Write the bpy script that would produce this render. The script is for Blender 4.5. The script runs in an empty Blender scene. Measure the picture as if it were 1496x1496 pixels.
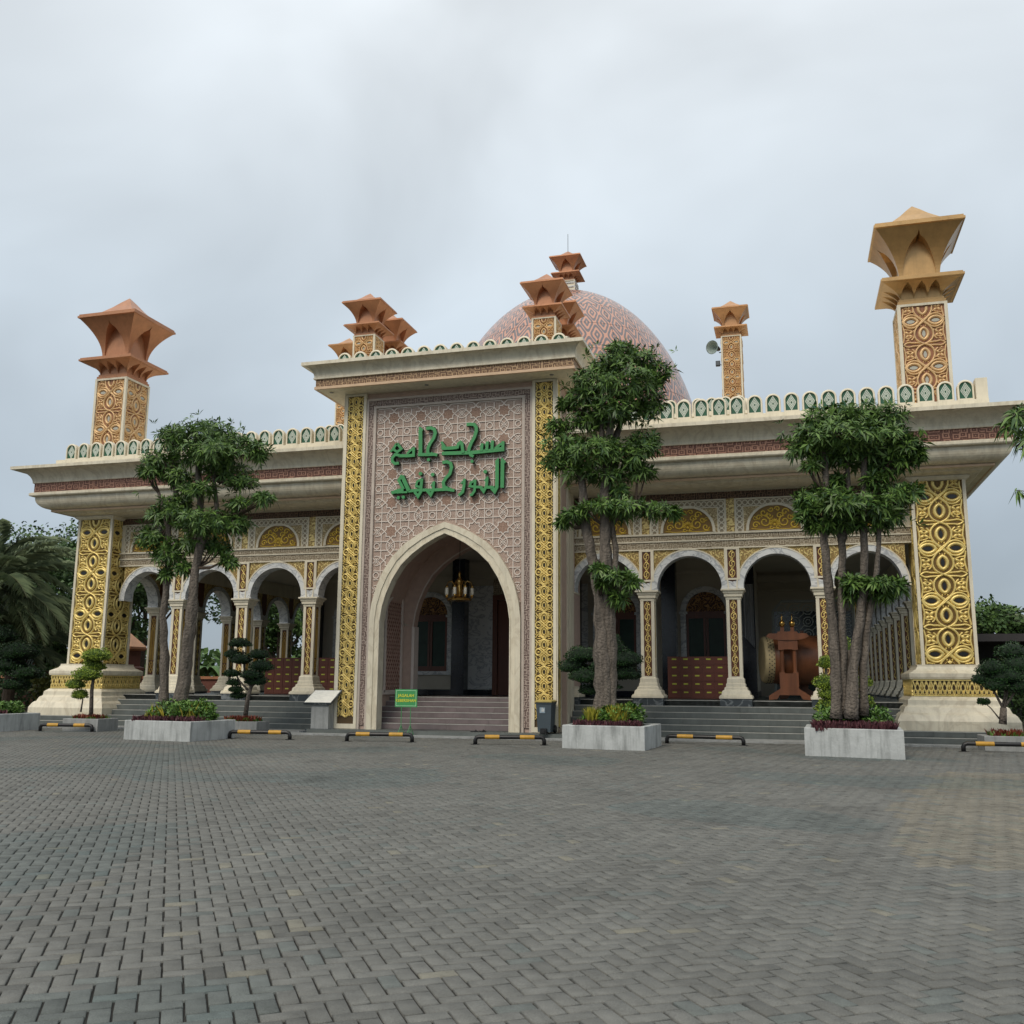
import bpy, math, random
import numpy as np
from mathutils import Vector, Matrix
random.seed(7); rng = np.random.default_rng(7)
sc = bpy.context.scene
# ---------------------------------------------------------------- camera
F_PX, PSI, PITCH, ROLL, EYE = 1422.68, .27827, .17479, .00667, 1.6
fw = Vector((-math.sin(PSI)*math.cos(PITCH), math.cos(PSI)*math.cos(PITCH), math.sin(PITCH)))
r0 = Vector((math.cos(PSI), math.sin(PSI), 0)); u0 = r0.cross(fw)
RT = r0*math.cos(ROLL)+u0*math.sin(ROLL); UP = -r0*math.sin(ROLL)+u0*math.cos(ROLL)
cam = bpy.data.cameras.new('camera'); cam.sensor_width = 36; cam.lens = F_PX/1496*36; cam.clip_end = 2000
co = bpy.data.objects.new('camera', cam); sc.collection.objects.link(co); sc.camera = co
M = Matrix.Identity(4)
for i in range(3): M[i][0] = RT[i]; M[i][1] = UP[i]; M[i][2] = -fw[i]
M[2][3] = EYE; co.matrix_world = M
def at(x, y, Y):
    "point seen at photo pixel (x, y) on the plane at depth Y"
    d = fw+RT*((x-748)/F_PX)+UP*((748-y)/F_PX); t = Y/d.y
    return Vector((d.x*t, Y, EYE+d.z*t))
# ---------------------------------------------------------------- sky, sun, exposure
w = bpy.data.worlds.new('World'); sc.world = w; w.use_nodes = True
N = w.node_tree.nodes; K = w.node_tree.links; N.clear()
out = N.new('ShaderNodeOutputWorld'); mix = N.new('ShaderNodeMixShader')
sky = N.new('ShaderNodeTexSky'); sky.sky_type = 'NISHITA'; sky.sun_disc = False
SUN_EL, SUN_AZ = math.radians(46), math.radians(196)
sky.sun_elevation = SUN_EL; sky.sun_rotation = SUN_AZ
b1 = N.new('ShaderNodeBackground'); b1.inputs[1].default_value = .08; K.new(sky.outputs[0], b1.inputs[0])
b2 = N.new('ShaderNodeBackground'); b2.inputs[1].default_value = 1.0
tc = N.new('ShaderNodeTexCoord'); sep = N.new('ShaderNodeSeparateXYZ'); K.new(tc.outputs['Generated'], sep.inputs[0])
mp = N.new('ShaderNodeMapping'); mp.inputs['Scale'].default_value = (1, 1, 1.5); K.new(tc.outputs['Generated'], mp.inputs[0])
nz = N.new('ShaderNodeTexNoise'); nz.inputs['Scale'].default_value = 2.1; nz.inputs['Detail'].default_value = 4.5; nz.inputs['Roughness'].default_value = .48; nz.inputs['Distortion'].default_value = .35
K.new(mp.outputs[0], nz.inputs[0])
gr = N.new('ShaderNodeValToRGB'); cr = gr.color_ramp
cr.elements[0].position = .0; cr.elements[0].color = (.285, .335, .385, 1)
cr.elements[1].position = 1; cr.elements[1].color = (.98, .99, .98, 1)
e = cr.elements.new(.14); e.color = (.37, .43, .485, 1)
e = cr.elements.new(.36); e.color = (.495, .56, .615, 1)
e = cr.elements.new(.6); e.color = (.66, .705, .74, 1)
K.new(sep.outputs[2], gr.inputs[0])
cl = N.new('ShaderNodeMapRange'); cl.inputs[1].default_value = .34; cl.inputs[2].default_value = .66; cl.inputs[3].default_value = .84; cl.inputs[4].default_value = 1.18
K.new(nz.outputs[0], cl.inputs[0])
mu = N.new('ShaderNodeVectorMath'); mu.operation = 'SCALE'; K.new(gr.outputs[0], mu.inputs[0]); K.new(cl.outputs[0], mu.inputs['Scale'])
K.new(mu.outputs[0], b2.inputs[0]); mix.inputs[0].default_value = .93
K.new(b1.outputs[0], mix.inputs[1]); K.new(b2.outputs[0], mix.inputs[2]); K.new(mix.outputs[0], out.inputs[0])
sl = bpy.data.lights.new('sun', 'SUN'); sl.energy = 1.5; sl.angle = math.radians(25); sl.color = (1, .90, .76)
so = bpy.data.objects.new('sun', sl); sc.collection.objects.link(so)
sd = Vector((math.sin(SUN_AZ)*math.cos(SUN_EL), math.cos(SUN_AZ)*math.cos(SUN_EL), math.sin(SUN_EL)))
so.rotation_euler = sd.to_track_quat('Z', 'Y').to_euler()
vs = sc.view_settings; vs.view_transform = 'Standard'; vs.look = 'None'; vs.gamma = 1; vs.use_curve_mapping = False; vs.exposure = .32
sc.cycles.max_bounces = 8
# ---------------------------------------------------------------- helpers
class MB:
    def __init__(s): s.v = []; s.f = []; s.smooth = False
    def add(s, vs, fs):
        n = len(s.v); s.v += [tuple(p) for p in vs]; s.f += [tuple(i+n for i in f) for f in fs]; return s
    def box(s, x0, x1, y0, y1, z0, z1):
        return s.add([(x0,y0,z0),(x1,y0,z0),(x1,y1,z0),(x0,y1,z0),(x0,y0,z1),(x1,y0,z1),(x1,y1,z1),(x0,y1,z1)],
              [(0,3,2,1),(4,5,6,7),(0,1,5,4),(1,2,6,5),(2,3,7,6),(3,0,4,7)])
    def bbox(s, x0, x1, y0, y1, z0, z1, b=.01):
        "box with bevelled top and vertical edges"
        return s.rings([(x0+b,x1-b,y0+b,y1-b,z0),(x0,x1,y0,y1,z0+b),(x0,x1,y0,y1,z1-b),(x0+b,x1-b,y0+b,y1-b,z1)])
    def rings(s, R, cap=True):
        "stack of rectangles (x0,x1,y0,y1,z)"
        vs = []; fs = []
        for x0,x1,y0,y1,z in R: vs += [(x0,y0,z),(x1,y0,z),(x1,y1,z),(x0,y1,z)]
        for k in range(len(R)-1):
            a = 4*k
            for i in range(4): j = (i+1)%4; fs.append((a+i,a+j,a+4+j,a+4+i))
        if cap: fs.append((3,2,1,0)); a = 4*(len(R)-1); fs.append((a,a+1,a+2,a+3))
        return s.add(vs, fs)
    def sq(s, cx, cy, prof, cap=True):
        return s.rings([(cx-h,cx+h,cy-h,cy+h,z) for h,z in prof], cap)
    def prism(s, poly, y0, y1):
        "polygon in xz, extruded along y from y0 (front) to y1"
        n = len(poly); vs = [(x,y0,z) for x,z in poly]+[(x,y1,z) for x,z in poly]
        fs = [tuple(range(n)), tuple(range(2*n-1,n-1,-1))]+[(i,n+i,n+(i+1)%n,(i+1)%n) for i in range(n)]
        return s.add(vs, fs)
    def strip(s, lo, hi, y0, y1, closed=False):
        "solid between two xz curves"
        n = len(lo); vs = []
        for (a,b),(c,d) in zip(lo,hi): vs += [(a,y0,b),(c,y0,d),(c,y1,d),(a,y1,b)]
        fs = []
        for k in range(n-1 if not closed else n):
            a = 4*k; b = 4*((k+1)%n)
            for i in range(4): j = (i+1)%4; fs.append((a+i,b+i,b+j,a+j))
        if not closed: fs += [(0,1,2,3),(4*n-1,4*n-2,4*n-3,4*n-4)]
        return s.add(vs, fs)
    def lathe(s, prof, n=16, c=(0,0,0)):
        vs = []; fs = []
        for r,z in prof:
            for i in range(n): a = 2*math.pi*i/n; vs.append((c[0]+r*math.cos(a),c[1]+r*math.sin(a),c[2]+z))
        for k in range(len(prof)-1):
            for i in range(n): j = (i+1)%n; fs.append((k*n+i,k*n+j,k*n+n+j,k*n+n+i))
        fs.append(tuple(range(n-1,-1,-1))); fs.append(tuple((len(prof)-1)*n+i for i in range(n)))
        return s.add(vs, fs)
    def tube(s, pts, rad, n=8, closed=False):
        pts = [Vector(p) for p in pts]; m = len(pts); vs = []; fs = []
        if not hasattr(rad,'__len__'): rad = [rad]*m
        prev = None
        for k,p in enumerate(pts):
            a = pts[(k-1)%m] if (closed or k) else p; b = pts[(k+1)%m] if (closed or k<m-1) else p
            t = (b-a).normalized()
            if prev is None: u = t.orthogonal().normalized()
            else: u = (prev-t*prev.dot(t)).normalized()
            prev = u; v = t.cross(u)
            for i in range(n): an = 2*math.pi*i/n; vs.append(p+(u*math.cos(an)+v*math.sin(an))*rad[k])
        for k in range(m if closed else m-1):
            a = k*n; b = ((k+1)%m)*n
            for i in range(n): j = (i+1)%n; fs.append((a+i,a+j,b+j,b+i))
        if not closed: fs += [tuple(range(n-1,-1,-1)), tuple((m-1)*n+i for i in range(n))]
        return s.add(vs, fs)
    def ridge(s, pts, w, h, closed=False, y=0.):
        "raised rounded band along an xz path, standing out towards -y"
        m = len(pts); sec = ((-1,0),(-.72,.72),(0,1),(.72,.72),(1,0)); vs = []; fs = []
        for k in range(m):
            a = pts[(k-1)%m] if (closed or k) else pts[k]; b = pts[(k+1)%m] if (closed or k<m-1) else pts[k]
            dx, dz = b[0]-a[0], b[1]-a[1]; L = math.hypot(dx,dz) or 1; nx, nz_ = -dz/L, dx/L
            for u, t in sec: vs.append((pts[k][0]+nx*u*w/2, y-t*h, pts[k][1]+nz_*u*w/2))
        for k in range(m if closed else m-1):
            a = 5*k; b = 5*((k+1)%m)
            for i in range(4): fs.append((a+i,b+i,b+i+1,a+i+1))
        return s.add(vs, fs)
    def flat(s, pts, w, h, closed=False, y=0.):
        "flat strap along an xz path"
        m = len(pts); vs = []; fs = []
        for k in range(m):
            a = pts[(k-1)%m] if (closed or k) else pts[k]; b = pts[(k+1)%m] if (closed or k<m-1) else pts[k]
            c = pts[k]
            d1 = Vector((c[0]-a[0],c[1]-a[1])); d2 = Vector((b[0]-c[0],b[1]-c[1]))
            if d1.length<1e-9: d1 = d2
            if d2.length<1e-9: d2 = d1
            d1.normalize(); d2.normalize(); n_ = Vector((-(d1+d2).y,(d1+d2).x))
            if n_.length<1e-6: n_ = Vector((-d1.y,d1.x))
            n_.normalize(); c_ = max(.45, n_.dot(Vector((-d1.y,d1.x)))); o = n_*(w/2/c_)
            vs += [(c[0]-o.x,y,c[1]-o.y),(c[0]-o.x,y-h,c[1]-o.y),(c[0]+o.x,y-h,c[1]+o.y),(c[0]+o.x,y,c[1]+o.y)]
        for k in range(m if closed else m-1):
            a = 4*k; b = 4*((k+1)%m)
            for i in range(3): fs.append((a+i,b+i,b+i+1,a+i+1))
        if not closed: fs += [(0,1,2,3),(4*m-1,4*m-2,4*m-3,4*m-4)]
        return s.add(vs, fs)
    def dome(s, cx, cz, rx, rz, h, y=0., n=8, rot=0):
        "small raised petal on an xz plane"
        vs = [(cx,y-h,cz)]; ca, sa = math.cos(rot), math.sin(rot)
        for q, hh in ((.6,.75),(1,0)):
            for i in range(n):
                a = 2*math.pi*i/n; u, v = rx*q*math.cos(a), rz*q*math.sin(a); vs.append((cx+u*ca-v*sa, y-h*hh, cz+u*sa+v*ca))
        fs = [(0,1+i,1+(i+1)%n) for i in range(n)]+[(1+i,1+n+i,1+n+(i+1)%n,1+(i+1)%n) for i in range(n)]
        return s.add(vs, fs)
    def merge(s, o, T=None):
        vs = o.v if T is None else [tuple(T @ Vector(p)) for p in o.v]
        return s.add(vs, o.f)
    def mesh(s, name, mat, smooth=False):
        me = bpy.data.meshes.new(name); me.from_pydata(s.v, [], s.f)
        if mat: me.materials.append(mat)
        if smooth or s.smooth: me.polygons.foreach_set('use_smooth', [True]*len(me.polygons))
        me.update(); return me
COL = sc.collection
# carved relief too fine to pick apart piece by piece
RELIEF = {'gold_fretwork','fretwork','fretwork_eyes','narrow_gold_fretwork','gold_frieze','filigree','scroll_chain','jamb_ornament','lunette_scroll','pier_scroll','ring_chain','diamond_lattice','screen_fretwork','stud','carved_string'}
def place(name, me, parent=None, loc=(0,0,0), rz=0, scale=None):
    o = bpy.data.objects.new(name, me); COL.objects.link(o)
    if name in RELIEF: o['kind'] = 'stuff'
    T = Matrix.Translation(loc) @ Matrix.Rotation(rz,4,'Z')
    if scale: T = T @ Matrix.Diagonal((*scale,1))
    o.matrix_basis = T; WM[o.name] = T
    if parent is not None: o.parent = parent; o.matrix_parent_inverse = WM[parent.name].inverted()
    return o
WM = {}
def obj(name, mb, mat, parent=None, loc=(0,0,0), rz=0, smooth=False, scale=None):
    return place(name, mb.mesh(name, mat, smooth), parent, loc, rz, scale)
def thing(name, label, cat, loc=(0,0,0), rz=0, group=None):
    o = place(name, None, None, loc, rz); o.empty_display_size = .3
    return tag(o, label, cat, group)
def tag(o, label, cat, group=None):
    o['label'] = label; o['category'] = cat
    if group: o['group'] = group
    return o
def struct(o): o['kind'] = 'structure'; return o
def stuff(o): o['kind'] = 'stuff'; return o
def copy_tree(o, parent=None):
    c = o.copy(); COL.objects.link(c); WM[c.name] = WM[o.name]
    if parent is not None: c.parent = parent
    for ch in list(o.children): copy_tree(ch, c)
    return c
def move(o, loc, rz=0, scale=1):
    T = Matrix.Translation(loc) @ Matrix.Rotation(rz,4,'Z') @ Matrix.Scale(scale,4); o.matrix_basis = T; WM[o.name] = T; return o
# ---------------------------------------------------------------- materials
MATS = {}
def mat(name, col, rough=.6, metal=0., vary=.12, vscale=3., bump=0., bscale=20., spec=.5, col2=None, streak=None, dirt=0.):
    if name in MATS: return MATS[name]
    m = bpy.data.materials.new(name); m.use_nodes = True; n = m.node_tree.nodes; k = m.node_tree.links
    p = n['Principled BSDF']; p.inputs['Roughness'].default_value = rough; p.inputs['Metallic'].default_value = metal; p.inputs['Specular IOR Level'].default_value = spec
    tc = n.new('ShaderNodeTexCoord'); oi = n.new('ShaderNodeObjectInfo'); ad = n.new('ShaderNodeVectorMath'); ad.operation = 'MULTIPLY_ADD'
    k.new(oi.outputs['Random'], ad.inputs[0]); ad.inputs[1].default_value = (37, 53, 71); k.new(tc.outputs['Object'], ad.inputs[2])
    src = ad.outputs[0]
    if streak:
        mp = n.new('ShaderNodeMapping'); mp.inputs['Scale'].default_value = streak; k.new(src, mp.inputs[0]); vsrc = mp.outputs[0]
    else: vsrc = src
    nz = n.new('ShaderNodeTexNoise'); nz.inputs['Scale'].default_value = vscale; nz.inputs['Detail'].default_value = 6; nz.inputs['Roughness'].default_value = .6
    k.new(vsrc, nz.inputs[0])
    mr = n.new('ShaderNodeMapRange'); mr.inputs[1].default_value = .3; mr.inputs[2].default_value = .7; k.new(nz.outputs[0], mr.inputs[0])
    mx = n.new('ShaderNodeMix'); mx.data_type = 'RGBA'; k.new(mr.outputs[0], mx.inputs[0])
    c2 = col2 or tuple(min(1,c*(1+vary)) for c in col); c1 = tuple(c*(1-vary) for c in col) if not col2 else col
    mx.inputs[6].default_value = (*c1,1); mx.inputs[7].default_value = (*c2,1); co_ = mx.outputs[2]
    if dirt:
        n2 = n.new('ShaderNodeTexNoise'); n2.inputs['Scale'].default_value = 1.3; n2.inputs['Detail'].default_value = 8; n2.inputs['Roughness'].default_value = .7
        mp2 = n.new('ShaderNodeMapping'); mp2.inputs['Scale'].default_value = (4.5,4.5,.55); k.new(src, mp2.inputs[0]); k.new(mp2.outputs[0], n2.inputs[0])
        r2 = n.new('ShaderNodeMapRange'); r2.inputs[1].default_value = .47; r2.inputs[2].default_value = .70; r2.inputs[4].default_value = dirt; k.new(n2.outputs[0], r2.inputs[0])
        m2 = n.new('ShaderNodeMix'); m2.data_type = 'RGBA'; k.new(r2.outputs[0], m2.inputs[0]); k.new(co_, m2.inputs[6]); m2.inputs[7].default_value = (col[0]*.35,col[1]*.36,col[2]*.35,1); co_ = m2.outputs[2]
    k.new(co_, p.inputs['Base Color'])
    if bump:
        nb = n.new('ShaderNodeTexNoise'); nb.inputs['Scale'].default_value = bscale; nb.inputs['Detail'].default_value = 5; k.new(src, nb.inputs[0])
        bp = n.new('ShaderNodeBump'); bp.inputs['Strength'].default_value = bump; bp.inputs['Distance'].default_value = .02; k.new(nb.outputs[0], bp.inputs['Height']); k.new(bp.outputs[0], p.inputs['Normal'])
    MATS[name] = m; return m
def marble(name, col, vein, scale=1.1, rough=.35, amt=.5, width=.06, squash=(1,1,1), dirt=0.):
    m = mat(name, col, rough, vary=.07, vscale=1.5, bump=.05, bscale=60, dirt=dirt); n = m.node_tree.nodes; k = m.node_tree.links; p = n['Principled BSDF']
    old = p.inputs['Base Color'].links[0].from_socket; src = [x for x in n if x.type=='VECT_MATH'][0].outputs[0]
    mp = n.new('ShaderNodeMapping'); mp.inputs['Scale'].default_value = squash; mp.inputs['Rotation'].default_value = (.3,.5,.2); k.new(src, mp.inputs[0])
    nz = n.new('ShaderNodeTexNoise'); nz.inputs['Scale'].default_value = scale; nz.inputs['Detail'].default_value = 7; nz.inputs['Distortion'].default_value = 1.4; k.new(mp.outputs[0], nz.inputs[0])
    a = n.new('ShaderNodeMath'); a.operation = 'SUBTRACT'; a.inputs[1].default_value = .5; k.new(nz.outputs[0], a.inputs[0])
    b = n.new('ShaderNodeMath'); b.operation = 'ABSOLUTE'; k.new(a.outputs[0], b.inputs[0])
    r = n.new('ShaderNodeMapRange'); r.inputs[1].default_value = 0; r.inputs[2].default_value = width; r.inputs[3].default_value = amt; r.inputs[4].default_value = 0; k.new(b.outputs[0], r.inputs[0])
    x = n.new('ShaderNodeMix'); x.data_type = 'RGBA'; k.new(r.outputs[0], x.inputs[0]); k.new(old, x.inputs[6]); x.inputs[7].default_value = (*vein,1)
    k.new(x.outputs[2], p.inputs['Base Color']); return m
def arabesque(name, hi, lo, scale=9, metal=.3, rough=.45, bump=1., thr=.12):
    "curling relief: distorted voronoi walls, raised and gilded"
    m = bpy.data.materials.new(name); m.use_nodes = True; n = m.node_tree.nodes; k = m.node_tree.links; p = n['Principled BSDF']
    tc = n.new('ShaderNodeTexCoord'); nz = n.new('ShaderNodeTexNoise'); nz.inputs['Scale'].default_value = scale*.55; nz.inputs['Detail'].default_value = 1
    k.new(tc.outputs['Object'], nz.inputs[0])
    ad = n.new('ShaderNodeVectorMath'); ad.operation = 'MULTIPLY_ADD'; k.new(nz.outputs['Color'], ad.inputs[0]); ad.inputs[1].default_value = (2.4/scale,0,2.4/scale); k.new(tc.outputs['Object'], ad.inputs[2])
    wv = n.new('ShaderNodeTexWave'); wv.wave_type = 'RINGS'; wv.rings_direction = 'SPHERICAL'; wv.inputs['Scale'].default_value = 1.1
    vo = n.new('ShaderNodeTexVoronoi'); vo.inputs['Scale'].default_value = scale; k.new(ad.outputs[0], vo.inputs[0])
    s1 = n.new('ShaderNodeMath'); s1.operation = 'MULTIPLY'; s1.inputs[1].default_value = 15; k.new(vo.outputs['Distance'], s1.inputs[0])
    s2 = n.new('ShaderNodeMath'); s2.operation = 'SINE'; k.new(s1.outputs[0], s2.inputs[0])
    r = n.new('ShaderNodeMapRange'); r.inputs[1].default_value = -.35; r.inputs[2].default_value = .35; k.new(s2.outputs[0], r.inputs[0])
    n.remove(wv)
    x = n.new('ShaderNodeMix'); x.data_type = 'RGBA'; k.new(r.outputs[0], x.inputs[0]); x.inputs[6].default_value = (*lo,1); x.inputs[7].default_value = (*hi,1)
    k.new(x.outputs[2], p.inputs['Base Color']); p.inputs['Metallic'].default_value = metal; p.inputs['Roughness'].default_value = rough
    bp = n.new('ShaderNodeBump'); bp.inputs['Strength'].default_value = bump; bp.inputs['Distance'].default_value = .03; k.new(r.outputs[0], bp.inputs['Height']); k.new(bp.outputs[0], p.inputs['Normal'])
    MATS[name] = m; return m
def kufic(name, hi, lo, sx=5., sz=5., rough=.6):
    "angular key pattern of a carved band: two brick lattices"
    m = bpy.data.materials.new(name); m.use_nodes = True; n = m.node_tree.nodes; k = m.node_tree.links; p = n['Principled BSDF']
    tc = n.new('ShaderNodeTexCoord'); sp = n.new('ShaderNodeSeparateXYZ'); k.new(tc.outputs['Object'], sp.inputs[0])
    ax = n.new('ShaderNodeMath'); ax.operation = 'ADD'; k.new(sp.outputs[0], ax.inputs[0]); k.new(sp.outputs[1], ax.inputs[1])
    cb = n.new('ShaderNodeCombineXYZ'); k.new(ax.outputs[0], cb.inputs[0]); k.new(sp.outputs[2], cb.inputs[1])
    fs = []
    for q, kk in ((1., 19.), (1.9, 13.)):
        mp = n.new('ShaderNodeMapping'); mp.inputs['Scale'].default_value = (sx*q, sz*q, 1); mp.inputs['Location'].default_value = (q*3.1, q*1.7, 0); k.new(cb.outputs[0], mp.inputs[0])
        vo = n.new('ShaderNodeTexVoronoi'); vo.distance = 'CHEBYCHEV'; vo.voronoi_dimensions = '2D'; vo.inputs['Scale'].default_value = 1; vo.inputs['Randomness'].default_value = .55; k.new(mp.outputs[0], vo.inputs[0])
        s1 = n.new('ShaderNodeMath'); s1.operation = 'MULTIPLY'; s1.inputs[1].default_value = kk; k.new(vo.outputs['Distance'], s1.inputs[0])
        s2 = n.new('ShaderNodeMath'); s2.operation = 'COSINE'; k.new(s1.outputs[0], s2.inputs[0]); fs.append(s2.outputs[0])
    sm = n.new('ShaderNodeMath'); sm.operation = 'MULTIPLY_ADD'; k.new(fs[1], sm.inputs[0]); sm.inputs[1].default_value = .35; k.new(fs[0], sm.inputs[2])
    mxm = n.new('ShaderNodeMapRange'); mxm.inputs[1].default_value = -.15; mxm.inputs[2].default_value = .15; k.new(sm.outputs[0], mxm.inputs[0])
    x = n.new('ShaderNodeMix'); x.data_type = 'RGBA'; k.new(mxm.outputs[0], x.inputs[0]); x.inputs[6].default_value = (*lo,1); x.inputs[7].default_value = (*hi,1)
    k.new(x.outputs[2], p.inputs['Base Color']); p.inputs['Roughness'].default_value = rough
    bp = n.new('ShaderNodeBump'); bp.inputs['Strength'].default_value = .8; bp.inputs['Distance'].default_value = .02; k.new(mxm.outputs[0], bp.inputs['Height']); k.new(bp.outputs[0], p.inputs['Normal'])
    MATS[name] = m; return m
def leafmat(name, c1, c2, rough=.42, trans=.0):
    m = bpy.data.materials.new(name); m.use_nodes = True; n = m.node_tree.nodes; k = m.node_tree.links; p = n['Principled BSDF']
    at_ = n.new('ShaderNodeAttribute'); at_.attribute_name = 'tint'
    x = n.new('ShaderNodeMix'); x.data_type = 'RGBA'; k.new(at_.outputs['Fac'], x.inputs[0]); x.inputs[6].default_value = (*c1,1); x.inputs[7].default_value = (*c2,1)
    k.new(x.outputs[2], p.inputs['Base Color']); p.inputs['Roughness'].default_value = rough; p.inputs['Specular IOR Level'].default_value = .35
    MATS[name] = m; return m
CREAM = marble('cream_marble', (.70,.64,.50), (.46,.39,.28), 1.0, .38, .45, .05, (1,1,.6), dirt=.35)
CREAM2 = mat('cream_render', (.71,.65,.51), .55, vary=.07, vscale=2, bump=.08, bscale=40, dirt=.32)
GREYM = marble('grey_veined_marble', (.66,.67,.66), (.26,.28,.31), 1.6, .28, .75, .05, (1,1,1.6))
BLACKM = marble('dark_veined_marble', (.045,.055,.062), (.22,.24,.25), 1.6, .3, .8, .03)
NAVY = mat('black_granite', (.012,.015,.024), .18, vary=.3, vscale=6)
GOLD = mat('gold_paint', (.78,.61,.22), .40, .35, vary=.2, vscale=5, bump=.12, bscale=45)
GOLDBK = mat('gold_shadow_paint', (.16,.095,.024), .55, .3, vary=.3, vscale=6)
BROWNBK = mat('brown_panel_paint', (.10,.032,.012), .55, vary=.25, vscale=8)
COPPER = mat('copper_paint', (.50,.27,.125), .36, .4, vary=.13, vscale=2.2, bump=.08, bscale=25, dirt=.22)
COPPER_REDLIT = mat('copper_red_lit', (.46,.215,.11), .38, .35, vary=.13, vscale=2.2, bump=.08, bscale=25, dirt=.25)  # same copper; redder light on left and middle minarets put into the colour
COPPER_GOLDLIT = mat('copper_gold_lit', (.50,.31,.13), .34, .45, vary=.13, vscale=2.2, bump=.08, bscale=25, dirt=.22)  # same copper again, golden light on the right minarets put into the colour
COPPERG = mat('copper_gold_relief', (.66,.44,.22), .45, .25, vary=.18, vscale=4, bump=.1, bscale=40)
COPBK = mat('red_brown_ground', (.26,.11,.055), .6, vary=.25, vscale=6)
EYE_DK = mat('lattice_eye_dark', (.012,.013,.014), .3, vary=.1)
BAND = kufic('carved_band_red', (.36,.19,.13), (.115,.045,.032), 4.2, 5.2)
BAND2 = kufic('carved_band_gold', (.44,.29,.16), (.13,.065,.035), 5., 7.)
BAND3 = kufic('carved_band_dark', (.20,.12,.07), (.035,.018,.01), 6, 7)
BANDC = kufic('carved_band_cream', (.52,.45,.33), (.20,.15,.09), 6.5, 7.5)
MEANDER = kufic('meander_pink', (.42,.33,.28), (.13,.085,.07), 6.5, 6.5)
ARABG = arabesque('gold_arabesque', (.74,.58,.24), (.36,.24,.09), 7.5, .35, .42)
ARABC = arabesque('cream_arabesque', (.66,.54,.31), (.38,.28,.14), 10, .1, .55)
ARABD = arabesque('dark_arabesque', (.40,.22,.08), (.07,.025,.012), 7, .2, .5)
PINKG = kufic('pink_carved_ground', (.56,.43,.355), (.36,.26,.21), 13, 13)
PINK = mat('pink_stone', (.48,.35,.285), .7, vary=.1, vscale=5, bump=.3, bscale=35)
PINKF = kufic('pink_star_fill', (.44,.29,.215), (.27,.165,.12), 12, 12)
STRAP = mat('pale_pink_strap', (.67,.595,.53), .55, vary=.06, vscale=6)
LATT = mat('pink_lattice', (.44,.29,.23), .6, vary=.1, vscale=5)
WALLD = mat('beige_wall', (.50,.46,.38), .75, vary=.06, vscale=1.5, bump=.05)
WOOD = mat('red_brown_wood', (.13,.038,.017), .38, vary=.25, vscale=3, streak=(1,1,.15))
TEAK = mat('teak_wood', (.17,.062,.026), .38, vary=.3, vscale=4, streak=(1,1,.12))
STEPM = mat('grey_green_stone', (.105,.118,.112), .5, vary=.22, vscale=1.6, bump=.08, bscale=50, dirt=.25)
STEPP = mat('purple_grey_stone', (.155,.125,.125), .45, vary=.2, vscale=2.2, bump=.08, bscale=50, dirt=.2)
STEPE = mat('pale_step_nosing', (.40,.40,.37), .55, vary=.15, vscale=3)
CONC = mat('white_painted_concrete', (.43,.45,.445), .8, vary=.16, vscale=2.5, bump=.35, bscale=18, dirt=.75)
CONC2 = mat('grey_concrete', (.29,.30,.295), .8, vary=.15, vscale=3, bump=.3, bscale=20, dirt=.5)
GREEN = mat('green_sign_paint', (.045,.27,.085), .5, vary=.06)
GREEND = mat('dark_green_edge', (.006,.045,.018), .5)
MGREEN = mat('merlon_green', (.012,.085,.045), .5, vary=.1)
MWHITE = mat('merlon_filigree', (.50,.56,.49), .6)
BLACK = mat('black_paint', (.012,.012,.013), .4, vary=.3, vscale=9, bump=.1)
YEL = mat('yellow_paint', (.50,.27,.03), .5, vary=.15, vscale=8, bump=.1, dirt=.3)
BIN = mat('bin_grey_blue', (.055,.075,.09), .5, vary=.08)
# ================================================================ THE MOSQUE
XC, LX, RX, PF, PB = -10.55, -26.29, 5.19, 31.12, 63.68      # centre, outer faces of the corner pillars
PW = 1.53; YW = 31.75; FL = 1.13
mosque = thing('mosque', 'cream and gold mosque with pointed portal, arcaded wings, copper-capped minarets and patterned dome', 'mosque', (XC, PF, 0))
def arcpts(cx, cz, r, a0, a1, n): return [(cx+r*math.cos(a0+(a1-a0)*i/n), cz+r*math.sin(a0+(a1-a0)*i/n)) for i in range(n+1)]
def almond(cx, cz, hx, hz, n=14, rot=0):
    "pointed loop, long axis along x before rotation"
    P = []
    for i in range(n):
        t = 2*math.pi*i/n; x = hx*math.cos(t); z = hz*math.copysign(abs(math.sin(t))**1.35, math.sin(t))
        P.append((cx+x*math.cos(rot)-z*math.sin(rot), cz+x*math.sin(rot)+z*math.cos(rot)))
    return P
def bez(a, b, c, d, n=8):
    return [tuple(((1-t)**3*a[i]+3*(1-t)**2*t*b[i]+3*(1-t)*t*t*c[i]+t**3*d[i]) for i in (0,1)) for t in [j/n for j in range(n+1)]]
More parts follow.
